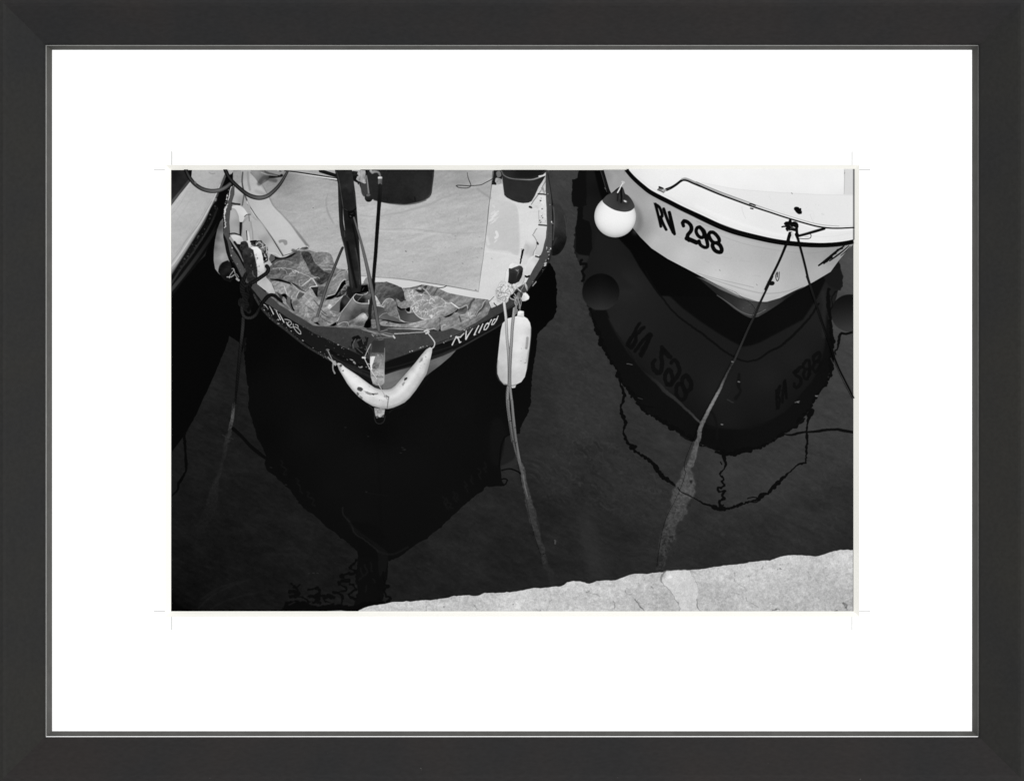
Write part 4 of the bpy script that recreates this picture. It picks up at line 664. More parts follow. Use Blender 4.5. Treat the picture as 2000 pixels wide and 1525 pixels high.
    for i, q in enumerate(['360,900 420,880 470,830', '330,960 380,1000 360,1060', '340,1040 420,1090 500,1050', '380,1000 450,1010 520,1000 580,1020', '350,1130 420,1130 460,1100', '560,850 600,880 560,930', '600,960 640,1000 620,1060', '480,1060 520,1100 500,1180', '650,880 690,900 700,950', '430,880 400,960 440,1000', '520,1000 500,960 540,930', '640,840 660,880']): K('R', q, 12, 95, a=.6, jit=.8, seed=i, bl=.2)
    for i, q in enumerate(['480,880 440,940', '520,830 540,900 500,960', '580,900 640,960 640,1030', '360,920 400,900', '400,1090 460,1080 520,1040', '680,830 720,850 700,880']): K('R', q, 18, 232, a=.7, jit=.5, seed=i+30, bl=.2)
    K('R', '640,1070 700,1030 760,980', 50, 20); K('R', '620,1090 680,1100', 40, 14)
    K('R', '750,880 790,930 850,980 900,1020', [24, 22, 24, 30], 190, prof=[-50, 10, 20, 0, -40]); K('R', '700,1020 740,1080 720,1150', 20, 165); K('R', '600,1090 640,1130 720,1150 750,1110', 22, 170)
    OUT['rope_end'] = F('R', '880,1020 930,1000 980,1030 1025,1090 1010,1140 940,1180 870,1180 850,1120', '900,1060,205 960,1050,240 980,1110,225 900,1150,190', jit=.5, tx=[('chip', 20)])
    K('R', '920,790 950,850 975,950', [30, 50, 16], [190, 175, 150]); K('R', '760,900 850,840 900,760 920,660', 16, 170, jit=.3); K('R', '830,960 880,880 910,800', 14, 150, jit=.3); K('R', '760,820 820,780 850,740', 26, 190); K('R', '880,560 870,660 850,740', 10, 170, a=.7)
    for i, q in enumerate(['780,1000 800,1080 790,1150 810,1220 800,1330', '820,1000 830,1080 850,1180 830,1300 815,1370', '700,1080 730,1150 750,1250 740,1330 750,1400', '760,1060 780,1160 770,1260', '740,1130 720,1200 740,1300 720,1400 700,1525']): K('R', q, 22, [150, 170, 130, 160, 120], prof=[-50, 5, 15, -5, -45], jit=.4, seed=i)
    K('R', '790,1010 800,1060', 60, 110, jit=.5); K('R', '860,1000 840,1080', 50, 60, jit=.6, a=.7)
    # two ropes hanging past the fender into the water
    K('D', '1722,150 1730,220 1740,300 1745,400 1752,520 1764,640 1770,760 1772,880 1770,980', [30, 28, 26, 26, 28, 30, 32], [200, 190, 175, 165, 150, 140, 130, 130], prof=[-70, -6, 16, 4, -45], twist=(4.5, 7))
    K('D', '1822,215 1812,300 1802,400 1795,520 1786,640 1780,760 1778,880 1780,970', [30, 30, 28, 30, 30, 28, 26], [165, 150, 145, 140, 130, 125, 130], prof=[-60, -6, 12, 0, -50], twist=(4.5, 9))
    K('D', '1840,230 1830,260 1835,200', 26, 130, jit=.4)
    K('D', '1762,980 1756,1050 1758,1140 1768,1230 1780,1320 1795,1420 1808,1510', [34, 36, 34, 32, 30], [125, 125, 120, 120, 120, 118, 112], prof=[-45, -2, 8, 0, -40], twist=(5, 10))
    K('D', '1782,980 1790,1060 1802,1160 1810,1260 1818,1360 1828,1440 1838,1520', [24, 26, 28, 26, 24], [130, 130, 132, 130, 128, 125, 122], prof=[-40, 0, 8, -10, -40], twist=(5, 6))
    K('I', '632,10 636,100 650,200 665,320 690,440 712,520 735,600 750,660', [26, 24, 22, 22, 20, 22, 20, 18], [110, 102, 98, 92, 82, 88, 90, 90], prof=[-35, 4, 8, -4, -35], twist=(5, 7))
    K('I', '666,10 676,120 692,260 706,380 722,480 740,580 760,680 770,740', [22, 22, 22, 22, 22, 22, 20], [120, 118, 112, 106, 104, 106, 108, 100], prof=[-35, 4, 6, -4, -35])
    K('I', '730,560 760,660 775,740 800,840 830,960 850,1060 870,1140 890,1220 920,1310 950,1380 962,1440 965,1520', [24, 36, 44, 50, 54, 70, 70, 50, 44, 34, 28, 26], [96, 86, 78, 72, 68, 64, 62, 60, 56, 54, 52, 50], a=[.9, .85, .8, .7, .6], jit=1.1, wl=2.5, bl=.6, tx=[('chip', 12), ('leaf', 8)])
    K('I', '770,700 785,800 810,900', [10, 12, 10], 112, a=.7, bl=.3); K('K', '1525,0 1560,90 1580,190 1615,300 1640,400 1670,470 1690,540', [50, 50, 40, 34, 40, 46, 30], [52, 52, 52, 52, 50, 46, 40], a=[.6, .6, .5, .3], jit=1.1, wl=2.5, bl=.9, tx=[('leaf', 8)])
    K('I', '1065,1310 1072,1320 1066,1340', 16, 70, jit=.6); K('I', '1245,190 1265,165', 8, 60, a=.6)

    # ---------- mast, stays, hoses, tube
    # steering pole etc. against the tub
    F('Q', '800,340 860,350 950,380 960,600 900,680 850,640 820,560', 62, True, bl=.5); F('Q', '740,40 920,35 930,200 940,340 900,360 840,340 790,310 720,260 730,180 760,160 720,100', '800,150,186 850,80,170 880,280,180 780,240,140 900,180,130', jit=.5, tx=[('chip', 12)])
    F('Q', '580,60 740,60 720,120 760,160 720,180 700,260 760,300 790,330 740,400 720,340 620,300 600,180', '650,100,34 680,240,14 740,340,24', jit=.5, tx=[('chip', 14)]); K('Q', '890,200 910,260 915,330', 14, 90, a=.6)
    K('Q', '945,170 965,300 980,430 1000,620', [34, 40, 46, 56], [110, 120, 115, 110], prof=[-40, 10, 20, 0, -40]); F('Q', '960,35 980,140 950,110 930,40', 14)
    F('Q', [(1000+98*math.cos(t), 705+104*math.sin(t)) for t in th], '980,640,56 1000,700,40 1000,780,12 1060,720,30'); F('Q', '935,640 990,600 1040,630 1010,670 950,670', 96, True, bl=.3)
    K('Q', '1050,50 1090,90 1130,70 1190,70 1250,100 1280,190', [70, 80, 60, 60, 60], [150, 130, 120, 110, 90], prof=[-40, 10, 20, 0, -50]); F('Q', '1225,195 1330,195 1330,240 1225,240', '1260,210,220 1310,220,190', True); F('Q', '1228,240 1332,240 1325,390 1250,410 1228,360', '1260,300,110 1300,320,70 1260,380,120', bl=.2)
    OUT['pole'] = K('B', '210,190 208,280 198,420 188,560 178,700 168,850 155,1000 145,1130 140,1200', [42, 40, 34, 36, 34, 34, 34, 32, 28], [26, 16, 10, 9, 10, 9, 12, 14, 14], prof=[2, 6, 0, 2, 8])
    K('N', '1400,560 1390,700 1360,850 1330,1000 1320,1200', [64, 50, 60, 70, 60], [16, 14, 30, 34, 26], bl=.3)
    # boathook tube across the top
    K('A', '1080,45 1250,62 1450,95 1650,130', [14, 20, 26, 30], 30, a=.95); K('A', '1100,50 1250,68 1450,100 1640,128', [7, 8, 11, 12], [150, 210, 240, 235], bl=.1); K('A', '1480,45 1560,70 1640,95', 34, 18); K('A', '1060,40 1120,42', 12, 200, a=.6)
    OUT['mast'] = F('S', '654,332 687,332 690,350 694,378 696,402 698,430 701,470 704,520 706,560 704,570 688,572 682,556 679,520 672,480 666,460 663,440 661,400 660,360', '665,350,30 672,380,28 680,360,46 690,350,40 682,400,24 690,400,34 668,420,24 680,440,20 692,470,24 672,460,34 685,520,22 698,540,46 690,560,30 680,500,18 700,500,52 684,545,42', tx=[('mid', 5)])
    K('Q', '200,50 240,140 280,300 310,500 340,700 380,950', [12, 12, 14, 12, 12], [90, 70, 90, 70, 110, 80], a=.8, bl=.3); K('Q', '375,960 380,1150 390,1300 420,1500', [10, 16, 20, 14], [80, 150, 175, 120]); K('A', '1712,640 1718,690', 8, 60)
    K('Q', '400,980 450,1020 560,1050 640,1010 690,960', [20, 26, 40, 30], 8, bl=.4); K('Q', '400,975 480,1020', 8, 80); F('Q', '500,1060 640,1030 680,1130 620,1200 520,1200', 8, True, jit=.4, bl=.3); K('Q', '545,1150 570,1165', 16, 120, a=.7); K('Q', '560,1100 620,1080', 10, 90, a=.7)
    K('Q', '640,560 670,760 690,900', 14, 60, a=.7, bl=.4); K('A', '1740,740 1770,900 1800,1050 1830,1180', 22, 10, a=.8, bl=.4); K('A', '1690,700 1740,880 1790,1180', [10, 20, 14], 62, a=.6, bl=.5); K('A', '1790,560 1820,700 1850,900 1860,1100', 16, 8, a=.7, bl=.4); K('A', '1665,300 1672,500 1700,700', 18, 40, a=.8, bl=.4); K('A', '1820,800 1850,950 1862,1150', 12, 72, a=.6, bl=.4)
    OUT['stay_right'] = K('S', '691,425 700,455 710,492 721,540 731,592 740,645', [3.6, 4.6, 6, 7, 7.2, 6.6], [88, 92, 96, 92, 84, 90], prof=[-40, -8, 14, -2, 16, -8, -55], smooth=True)
    OUT['stay_left'] = K('S', '669,484 662,500 650,530 638,560 628,592 617,626', [4.5, 5, 5.4, 5.4, 5.4, 5], [42, 60, 74, 78, 84, 92], prof=[-40, -14, 6, 16, 4, -30]); F('N', '220,1280 240,1210 300,1200 330,1190 300,1280 250,1300', 150, True, bl=.4, a=.8)
    # hoses
    OUT['hose_a'] = K('A', '160,20 185,80 215,130 255,175 310,213 370,235 430,242 490,234 550,208 600,170', [36, 36, 36, 36, 38, 40, 40, 40, 36], [34, 40, 46, 50, 60, 74, 84, 88, 82, 70], prof=[-34, -12, 10, 22, 6, -22, -40])
    OUT['hose_b'] = K('A', '545,20 575,90 620,150 690,215 760,270 820,298 890,308 960,290 1020,245 1080,180 1125,110 1155,55', [38, 36, 36, 36, 38, 42, 44, 40, 36, 32, 28, 24], [24, 26, 30, 34, 42, 62, 84, 80, 62, 52, 56, 60], prof=[-30, -10, 10, 20, 4, -22, -36])
    K('A', '255,155 262,165', 18, 120, a=.7)
    # tyre fender right side of the middle boat
    OUT['tyre'] = F('B', '1892,385 1930,370 1980,400 2000,440 2030,520 2035,620 2030,720 2000,800 1960,850 1910,872 1892,870 1895,780 1905,600 1900,450', '1930,430,52 1960,560,42 1920,560,64 1960,700,28 1930,820,12 2010,600,48 1910,700,36 2000,760,12', True, tx=[('fine', 3)])
    K('B', '1905,400 1912,500 1908,600 1900,720', 10, 92, a=.7, bl=.5); K('B', '2010,480 2030,580 2030,680', 8, 78, a=.6, bl=.5); K('B', '1930,700 1900,770', 14, 60, a=.6, bl=.8)

    # ---------- white boat
    K('E', '590,45 640,180 720,330', 34, 22, bl=.3); K('E', '575,45 600,120 655,310', [5, 6, 7], 88, a=.8); K('E', '630,260 640,280', 8, 130, a=.7)
    OUT['white_boat'] = pts('S', '1177,332 1190,370 1200,392 1216,420 1236,446 1250,463 1272,485 1304,506 1352,531 1400,556 1436,570 1470,595 1478,607 1490,608 1504,606 1520,598 1560,572 1590,550 1622,531 1638,509 1653,491 1667,476 1667,332')
    F('S', '1177,326 1190,370 1200,392 1216,420 1236,446 1250,463 1272,485 1304,506 1352,531 1400,556 1440,576 1480,589 1510,590 1530,580 1560,566 1590,550 1622,531 1638,509 1653,491 1672,472 1672,320',
      '1190,340,140 1205,350,158 1215,380,166 1235,400,168 1250,380,160 1260,420,168 1245,430,120 1250,450,140 1270,400,176 1300,440,192 1280,470,188 1330,450,180 1340,500,196 1400,480,186 1400,540,200 1440,500,184 1460,560,196 1500,500,176 1510,560,190 1560,510,165 1560,540,178 1590,490,155 1620,500,150 1640,480,145 1600,530,176 1500,585,186 1480,580,192', tx=[('fine', 1), ('big', 1.5)])
    K('E', '940,430 1030,540 1060,640 1050,740 1000,800', 60, 100, a=.5, bl=3); K('E', '700,60 760,120 740,200', 50, 175, a=.35, bl=3)
    K('F', '0,1300 150,1345 300,1385 500,1430 700,1478', 5, 120, a=.6, bl=.4); K('G', '900,0 960,18 1060,50 1150,78 1250,105 1330,118 1420,115 1500,100 1570,75', 6, 145, a=.55, bl=.5)
    F('G', '850,0 930,20 1060,68 1160,110 1240,135 1330,140 1440,125 1400,160 1330,180 1250,175 1150,148 1020,90 900,22', '900,15,165 1100,100,182 1300,160,190 1400,140,178', a=.6, bl=.8)
    K('F', '60,760 300,850 600,950 900,1010 1200,1050 1400,1060 1600,1030', 4, 120, a=.35, bl=.4); K('F', '1050,1000 1000,1120 960,1250', 40, 195, a=.25, bl=2)
    F('G', '1330,182 1250,177 1150,150 1000,84 870,10 960,90 1050,170 1120,225 1180,262 1240,290 1290,280 1360,240 1450,180 1560,100 1610,68 1540,100 1440,150', '1000,110,30 1100,180,40 1200,220,62 1300,210,66 1400,180,52 1500,130,24', bl=.35, tx=[('mid', 3)])
    K('G', '1000,130 1090,190 1160,240 1230,268 1280,262 1340,230', 5, 120, a=.7, bl=.3); K('G', '1060,170 1140,235 1230,285 1290,275', 5, 84, a=.6, bl=.4)
    specks('G', '1150,190 1400,190 1300,250 1200,250', 14, .7, (90, 150), seed=60, a=.7)
    # deck
    OUT['white_deck'] = F('S', '1222,326 1245,352 1268,371 1304,392 1352,415 1400,434 1450,452 1500,466 1560,474 1600,475 1640,474 1672,468 1672,320', '1240,340,222 1270,350,230 1300,340,234 1290,375,226 1340,350,236 1350,400,226 1400,350,238 1450,340,238 1500,360,236 1550,350,236 1600,360,236 1640,350,236 1450,400,226 1420,430,232 1500,420,222 1560,400,224 1600,420,222 1650,400,222 1520,455,226 1600,460,228 1650,450,222', tx=[('big', 1.2)])
    F('F', '-100,180 100,215 300,250 500,282 700,298 1000,318 1300,335 1500,345 1915,356 1915,200 1915,700 1500,700 1000,640 500,440', '100,260,228 500,340,224 1000,450,222 1500,500,224 1850,550,224 1200,600,222', a=.8, bl=.8)
    K('F', '60,200 300,246 500,280 700,298 1000,320 1300,337 1500,347 1800,352 1915,356', 5, 196, a=.6, bl=.5); F('F', '1800,40 1920,40 1920,350 1808,345', 208, a=.9, bl=.6); K('F', '1808,50 1806,200 1802,340', 7, 165, a=.8, bl=.3); K('F', '1806,90 1810,75', 8, 120, a=.7)
    K('E', '960,60 1080,170 1250,290 1450,390 1700,510 2000,650', 14, 208, a=.5, bl=1); K('F', '0,480 300,610 600,720 900,810 1150,850', 30, 240, a=.45, bl=1.6); K('F', '1300,700 1600,790 1915,770', 20, 240, a=.5, bl=1.5); K('F', '1100,590 1400,540 1430,680', 4, 205, a=.5); K('F', '555,490 560,540 600,640', 5, 195, a=.7, bl=.3); K('F', '880,340 920,430', 6, 210, a=.5, bl=.5)
    K('F', '1300,840 1600,860 1900,810', 6, 205, a=.5, bl=.6); K('F', '850,520 1000,545 1120,570', 4, 200, a=.4, bl=.4); K('F', '1385,590 1430,690', 5, 190, a=.6, bl=.3); K('F', '1530,580 1555,590', 16, 200, a=.5, bl=.5)
    K('E', '895,45 960,122 1030,190 1100,250 1180,312 1300,378 1430,443 1560,510 1700,576 1850,645 2000,718', [46, 50, 52, 54, 56, 56, 58, 60, 60, 62], 4); K('F', '0,600 150,672 300,740 450,795 600,836 750,872 900,905 1050,930 1200,946 1350,958 1500,963 1620,960 1740,950 1840,935 1920,918', [62, 64, 64, 64, 62, 60, 58, 56, 54, 52], 4)
    K('F', '200,690 400,770 700,855 1000,910', 8, 26, a=.5, bl=.4)
    K('E', '920,130 1000,220 1180,360 1400,470 1700,610 2000,765', 9, 138, a=.5, bl=.6); K('F', '0,668 300,792 600,884 900,952 1200,992 1500,1006 1700,996', 10, 138, a=.5, bl=.6)
    # rail
    K('E', '1385,285 1440,262 1500,225 1560,178 1590,158', [36, 30, 28, 26], 8); K('E', '1390,285 1430,270', 8, 150, a=.5)
    K('E', '1575,158 1610,150 1660,165 1720,192 1790,222', [26, 28, 28, 28], 158, prof=[30, 6, -14, -26]); K('E', '1560,185 1590,170 1640,178 1700,205 1800,246', [20, 19, 19, 19], 8)
    K('F', '0,200 150,265 300,325 450,380 600,435 740,490 900,545 1050,595 1200,640 1350,685 1480,715 1600,735 1740,742 1915,738', [26, 26, 24, 24, 22, 24, 24, 22, 20], [150, 156, 166, 178, 200, 212, 212, 205, 212, 216], prof=[-28, 0, 24, 10, -16]); K('F', '0,222 150,288 300,350 450,405 600,460 740,510 900,562 1050,612 1200,658 1350,702 1480,735 1600,752 1740,756 1915,748', [20, 19, 18, 17, 17, 17, 16, 15], 6)
    K('F', '0,192 300,312 600,422 900,532 1200,628 1480,704 1740,730', 4, 110, a=.6)
    OUT['rail'] = spline(pts('E', '1300,290 1385,285 1500,225 1590,160 1660,168 1800,240 2000,335')+pts('F', '300,340 600,445 900,552 1200,648 1480,722 1740,748 1915,744'))
    F('E', '1270,285 1300,250 1390,290 1350,330', '1300,280,130 1350,300,170 1300,260,40', tx=[('chip', 30)]); K('E', '1296,252 1340,270', 18, 16); K('E', '1275,290 1350,318', 8, 70)
    K('F', '650,458 680,462 718,478', 14, 20); K('F', '660,512 690,520', 14, 10); K('F', '1240,850 1330,828 1440,795 1560,762', [30, 30, 34, 30], 10); K('F', '1260,830 1400,790 1500,760', 10, 160, a=.6)
    for q, w in [('1210,520 1250,540 1265,560', 46), ('1205,510 1240,510 1260,530', 22), ('1205,520 1225,550 1250,570', 30), ('1270,520 1275,575', 18), ('1220,540 1270,560', 22)]: K('F', q, w, 8, jit=.3)
    specks('F', '1300,440 1500,460 1560,600 1350,600', 7, .8, 195, seed=62)
    # lettering RV 298
    L_ = 5
    for vw, q in LET_F: F(vw, q, L_)
    for vw, q, w in LET_S: K(vw, q, [x_*(1.1 if x_ > 35 else 1.08) for x_ in w], L_)
    for q, w in [('1492,1210 1600,1130 1720,1030 1800,975', [18, 30, 28, 14]), ('1555,1188 1620,1130 1650,1110', [14, 28]), ('1625,1155 1700,1100 1780,1040 1860,970', [12, 18, 14, 8]), ('1640,1090 1700,1060', 22), ('1720,1020 1780,1000', 20), ('1760,1090 1820,1040 1880,975', [6, 10, 5]), ('1590,1170 1640,1120', 9)]: K('F', q, w, 10)
    # eye bolt and stains
    K('F', '985,1290 965,1340 985,1400 1005,1370 1010,1290', 10, 60); K('F', '988,1300 985,1350', 12, 24); F('F', '890,1420 930,1400 955,1420 940,1450 895,1450', 14, True); K('F', '860,1400 880,1420', 6, 120, a=.6)
    specks('F', '0,900 800,1050 900,1300 500,1400 0,1250', 26, .5, (140, 165), seed=81, a=.5)
    for q in ['300,1100 420,1130', '520,1150 640,1165', '1150,1150 1160,1260', '700,1330 780,1345', '100,1150 160,1180']: K('F', q, 6, 160, a=.35, bl=.5, jit=.3)
    for x, y in [(285,1268), (737,1445), (1165,330)]: K('F', [(x-5, y-6), (x+5, y+6)], 11, 150, a=.8)
    # cleat + knots
    for q, w in [('1140,665 1145,700 1120,740', 36), ('1080,700 1110,690 1130,740', 30), ('1180,690 1220,700 1230,740 1200,780', 30), ('1045,740 1090,735', 18), ('1100,760 1120,790', 30), ('1220,760 1225,820 1240,850', 34), ('1150,800 1130,850 1120,900', 40), ('1160,760 1190,790', 20)]: K('F', q, w, 8, jit=.3)
    F('F', '1075,690 1100,682 1140,665 1185,688 1228,700 1240,760 1215,790 1180,765 1165,800 1120,790 1095,745 1080,720', 9, jit=.3); K('F', '1140,720 1160,745 1150,770', 9, 90, a=.7)
    for q, w, v in [('1110,800 1150,790 1200,800', 14, 225), ('1170,815 1172,870', 30, 205), ('1180,740 1200,750', 12, 190), ('1120,780 1140,785', 10, 110), ('1165,740 1180,760', 8, 90)]: K('F', q, w, v)
    K('F', '1250,880 1350,885 1395,870 1400,840 1385,825', 8, 50); K('F', '1320,862 1370,858', 5, 120, a=.7)
    K('F', '1140,840 1125,880 1085,980 1040,1090 990,1200 930,1320 880,1420 842,1500', [36, 32, 28, 28, 28, 28, 28], [8, 8, 8, 9, 10, 10, 12], twist=(5, 3)); OUT['rope_c'] = None
    K('F', '1215,830 1240,890 1265,980 1300,1110 1335,1250 1360,1360 1400,1490', [32, 28, 26, 26, 26, 26], [8, 7, 7, 8, 8, 9], twist=(5, 2))
    K('G', '1387,0 1350,80 1300,185 1262,275 1225,350 1185,440 1150,520 1120,590 1100,620', [14, 14, 15, 16, 17, 16, 15, 14], [14, 16, 20, 28, 32, 34, 40, 44, 44], prof=[-10, 2, 4, -8], twist=(3.4, 13))
    K('G', '1100,620 1080,660 1050,720 1020,790 980,860 940,940 905,1010 895,1030', [12, 14, 18, 22, 24, 26, 26], [44, 60, 84, 112, 122, 116, 100, 92], prof=[-25, 0, 8, -20], jit=.35, tx=[('chip', 10)])
    K('G', '900,1010 885,1060 875,1120 855,1180 840,1240 815,1310', [26, 28, 30, 32, 36, 44], [96, 84, 82, 86, 84, 80], jit=.8, bl=.4, tx=[('chip', 16)])
    F('J', '465,0 495,10 480,80 460,170 445,230 440,290 455,350 462,440 450,520 400,580 385,660 350,720 300,780 275,860 285,930 240,960 220,1050 190,1100 185,1200 90,1210 100,1150 130,1150 150,1060 125,1010 130,900 160,830 185,760 200,690 240,620 260,520 290,400 340,310 390,230 430,120', '470,60,84 430,230,84 380,400,92 340,480,90 310,600,80 270,700,76 230,800,72 200,900,62 170,1000,58 160,1100,50 130,1180,44', jit=2.2, wl=3.5, bl=1.3, a=.74, tx=[('leaf', 13), ('chip', 12), ('grain', 5)])
    F('J', '410,370 440,365 435,400 415,395', 36, bl=.8); specks('J', '140,900 260,880 200,1060 150,1040', 20, 1.3, (30, 40), seed=66, a=.7); specks('J', '330,400 380,380 300,640 250,760', 12, 1.2, 46, seed=67, a=.6)
    K('J', '300,438 330,475 390,505 440,525', 8, 14, a=.8, jit=.5); K('J', '340,480 400,500 430,520', 5, 14, a=.7)
    K('G', '430,590 500,670 560,720 640,800 720,860 790,930 850,985 890,1020', [8, 10, 20, 26, 24, 18, 16, 14], [30, 36, 44, 50, 52, 50, 58, 80], a=[.3, .5, .7, .8, .85], bl=.6, jit=.4)
    K('G', '1628,0 1660,90 1700,210 1740,330 1775,430 1810,540 1850,640 1900,740 1955,850', [16, 14, 13, 13, 13, 13, 12, 12, 12], [26, 24, 16, 12, 8, 6, 8, 10, 12], twist=(3.6, 4))
    for x, y in [(1107,593), (1153,733), (1035,1030), (1565,875), (1693,832)]: K('G', [(x-5, y), (x+5, y+2)], 9, 120, a=.8)
    K('G', '370,610 410,615', 6, 90, a=.8, jit=.4); K('G', '1070,858 1110,878', 10, 50, a=.6, jit=.6); K('G', '450,845 480,855', 8, 60, a=.6); K('G', '1545,878 1575,868', 8, 110, a=.6); K('G', '1795,570 1808,600', 7, 60, a=.7)
    # ball buoy
    def ball_tone(x, y):
        u = (x-1201.3)/41; w_ = (y-422.9)/41.2; r2 = np.clip(u*u+w_*w_, 0, 1)
        return 238-26*r2**2-34*r2**7-26*np.clip(w_, 0, 1)**2-14*np.clip(w_-.55, 0, 1)*np.abs(u)-10*np.clip(-u, 0, 1)*r2
    OUT['ball'] = F('E', [(758+255*math.cos(t), 612+257*math.sin(t)) for t in th], ball_tone)
    OUT['cap'] = F('E', '602,412 625,385 660,350 715,325 750,300 790,275 815,262 838,248 856,268 868,300 880,335 915,355 955,400 985,455 995,495 975,522 940,545 880,556 820,550 760,536 700,508 650,475 612,440', '650,400,66 720,370,60 760,500,58 880,540,66 960,480,62 840,400,30 900,430,50 820,330,40 700,450,62', True)
    K('E', '795,320 790,360 785,420', 14, 24, bl=.4); K('E', '835,265 830,330 838,380 830,440', [20, 22, 16], 10, bl=.3); K('E', '815,330 812,400', 6, 70, a=.7); K('E', '855,280 855,360 850,420', 7, 66, a=.7, bl=.2); K('E', '730,322 790,270 830,250', 10, 14); K('E', '868,420 892,432', 22, 150, bl=.5); K('E', '874,424 886,430', 12, 250)
    K('E', '876,50 868,90 862,140 856,190', [5, 7, 8], [120, 160, 150], jit=.3); K('E', '845,190 868,200 850,215', 22, 190, jit=.3); K('E', '850,205 825,250 805,290 788,320', [12, 16, 18], 222, prof=[-60, 8, 12, -40])

    # ---------- quay
    q = 'K'
    P = [p for p in pts('K', '225,745 235,738 270,718 310,706 350,697 410,688 480,675 540,672 590,664 620,668 700,658 790,656 880,645 905,640 950,628 1000,624 1060,621 1105,627 1140,620 1180,603 1240,606 1300,603 1330,601 1345,594 1365,598 1430,590 1500,578 1545,568 1600,570 1650,562 1700,558 1750,555 1775,545 1800,525 1850,515 1900,520 1960,534')]
    P += pts('L', '175,478 200,470 225,460 290,458 350,455 400,440 430,425 480,415 560,415 600,408 650,402 680,402 710,393 790,389 850,391 870,389 930,382 1000,370 1050,366 1080,358 1130,355 1200,347 1300,330 1350,323 1390,323 1430,308 1500,290 1590,287 1650,292 1700,298 1740,288 1800,268 1870,252 1950,252')+[(1675, 1070), (1675, 1200), (690, 1200)]
    OUT['quay'] = P
    fill('S', P, '720,1185,200 850,1180,192 950,1175,190 1000,1170,200 1120,1140,205 1120,1180,192 1220,1140,196 1250,1170,184 1290,1170,176 1400,1120,196 1480,1110,202 1550,1100,196 1640,1085,204 1400,1170,180 1500,1160,186 1600,1150,180 1650,1180,176 1560,1180,180', jit=.5, wl=4, bl=.25, tx=[('stone', 10), ('mid', 8), ('big', 6), ('chip', 6), ('grain', 6)])
    F('K', '0,745 0,741 50,738 100,736 140,742 170,745', 170)
    F('L', '680,402 710,393 850,391 862,420 890,460 912,500 908,560 900,590 920,640 945,680 775,680 780,640 762,600 735,540 700,505 672,480 668,450 700,430', '750,430,218 800,470,206 850,520,204 820,600,208 880,640,200', jit=.9, bl=1.0, a=.78, tx=[('fine', 5), ('mid', 5), ('stone', 5), ('grain', 4)])
    F('L', '705,425 725,425 735,438 715,445', 232, bl=.6)
    for i, (q, w, v, a) in enumerate([('685,400 665,430 660,460 680,490 720,530 755,590 775,620 780,670', [14, 20, 10, 6, 5, 10, 8], 105, .75), ('860,395 858,410 880,440 900,480 910,520', 5, 120, .7), ('900,580 900,630 930,670', [6, 12, 5], 100, .8), ('1150,450 1180,480 1230,520 1220,550', 5, 130, .7), ('1130,540 1160,545 1190,550', 8, 100, .8),
            ('0,600 80,570 160,545', 5, 140, .6), ('160,525 170,540 250,568', [4, 10, 8], 130, .6), ('420,520 425,550 470,555', [8, 7, 4], 120, .7), ('480,590 500,610 520,640 545,660', [10, 8, 12, 6], 85, .8), ('500,590 520,580', 6, 130, .7), ('340,600 352,610 350,640', [6, 10, 8], 90, .8), ('1720,320 1715,360 1700,380', 5, 150, .7), ('1650,400 1665,430', 7, 120, .7), ('1500,520 1520,560 1560,600', 4, 150, .6),
            ('1230,570 1235,590 1280,620 1320,650', [10, 5, 6], 110, .6), ('1880,615 1900,620 1905,640 1890,650', 22, 95, .8), ('1890,620 1910,645 1912,655', 10, 80, .8), ('1405,660 1440,650 1460,660', [8, 16, 8], 90, .8), ('1830,662 1850,664', 8, 60, .8), ('1340,380 1350,360', 9, 130, .7), ('1155,410 1160,430', 12, 140, .6), ('590,500 600,510', 14, 120, .8), ('510,480 520,500', 20, 150, .5), ('860,690 700,700', 4, 150, .3), ('1465,380 1475,386', 10, 90, .8), ('1462,350 1475,352', 8, 100, .7), ('1760,375 1772,380', 12, 130, .7), ('1250,430 1255,432', 9, 120, .7), ('1430,550 1436,552', 9, 110, .7)]):
        K('L', q, [x_*.7 for x_ in (w if isinstance(w, list) else [w, w*.6, w, w*.5])], v, a=[a, a*.55, a, a*.5], jit=.9, wl=2, seed=i, bl=.35, wj=.5)
    for i, (q, w, v, a) in enumerate([('740,705 735,740', 6, 120, .7), ('870,715 872,725', 12, 120, .7), ('1010,690 1060,650 1100,680', 30, 176, .4), ('1050,640 1060,700 1100,690', 16, 160, .5), ('1095,700 1110,720 1130,730', [6, 10, 4], 90, .8), ('1680,650 1660,700 1640,735', 6, 120, .6), ('1570,730 1600,735', 12, 110, .7), ('1640,690 1680,660', 4, 130, .6), ('1950,598 1965,592', 8, 80, .8), ('1390,690 1396,692', 9, 110, .8), ('590,700 620,735', 4, 150, .5), ('1760,620 1850,640 1990,600', 4, 150, .5)]):
        K('K', q, [x_*.7 for x_ in (w if isinstance(w, list) else [w, w*.6, w])], v, a=[a, a*.55, a], jit=.9, wl=2, seed=i, bl=.35, wj=.5)
    specks('S', P, 330, .6, (110, 160), seed=70, a=.5); specks('S', P, 120, .9, (215, 230), seed=71, a=.5)
    for i in range(50):
        x = 760+rng.rand()*900; yb = 1193-rng.rand()*((x-700)*.1); l = 6+rng.rand()*14
        r = [(x, yb)]; 
        for j in range(4): r.append((r[-1][0]+l*.4*rng.rand(), r[-1][1]+rng.randn()*3))
        if r[0][1] > 1186-(x-700)*.095: K('S', r, [.5, .9, .4], 140, a=[.4, .15, .4], jit=.7, wl=2, seed=i, bl=.3)
    # floating specks
    for i, (x, y) in enumerate([(960,1190), (990,1192), (1020,1188), (1365,250), (1610,345), (1620,340), (1600,330), (1590,365), (1355,630), (1210,190), (800,585), (700,465)]):
        K('H', [(x-7, y), (x+5, y+2)], 4, 60, a=.6, jit=.5, seed=i, bl=.3)
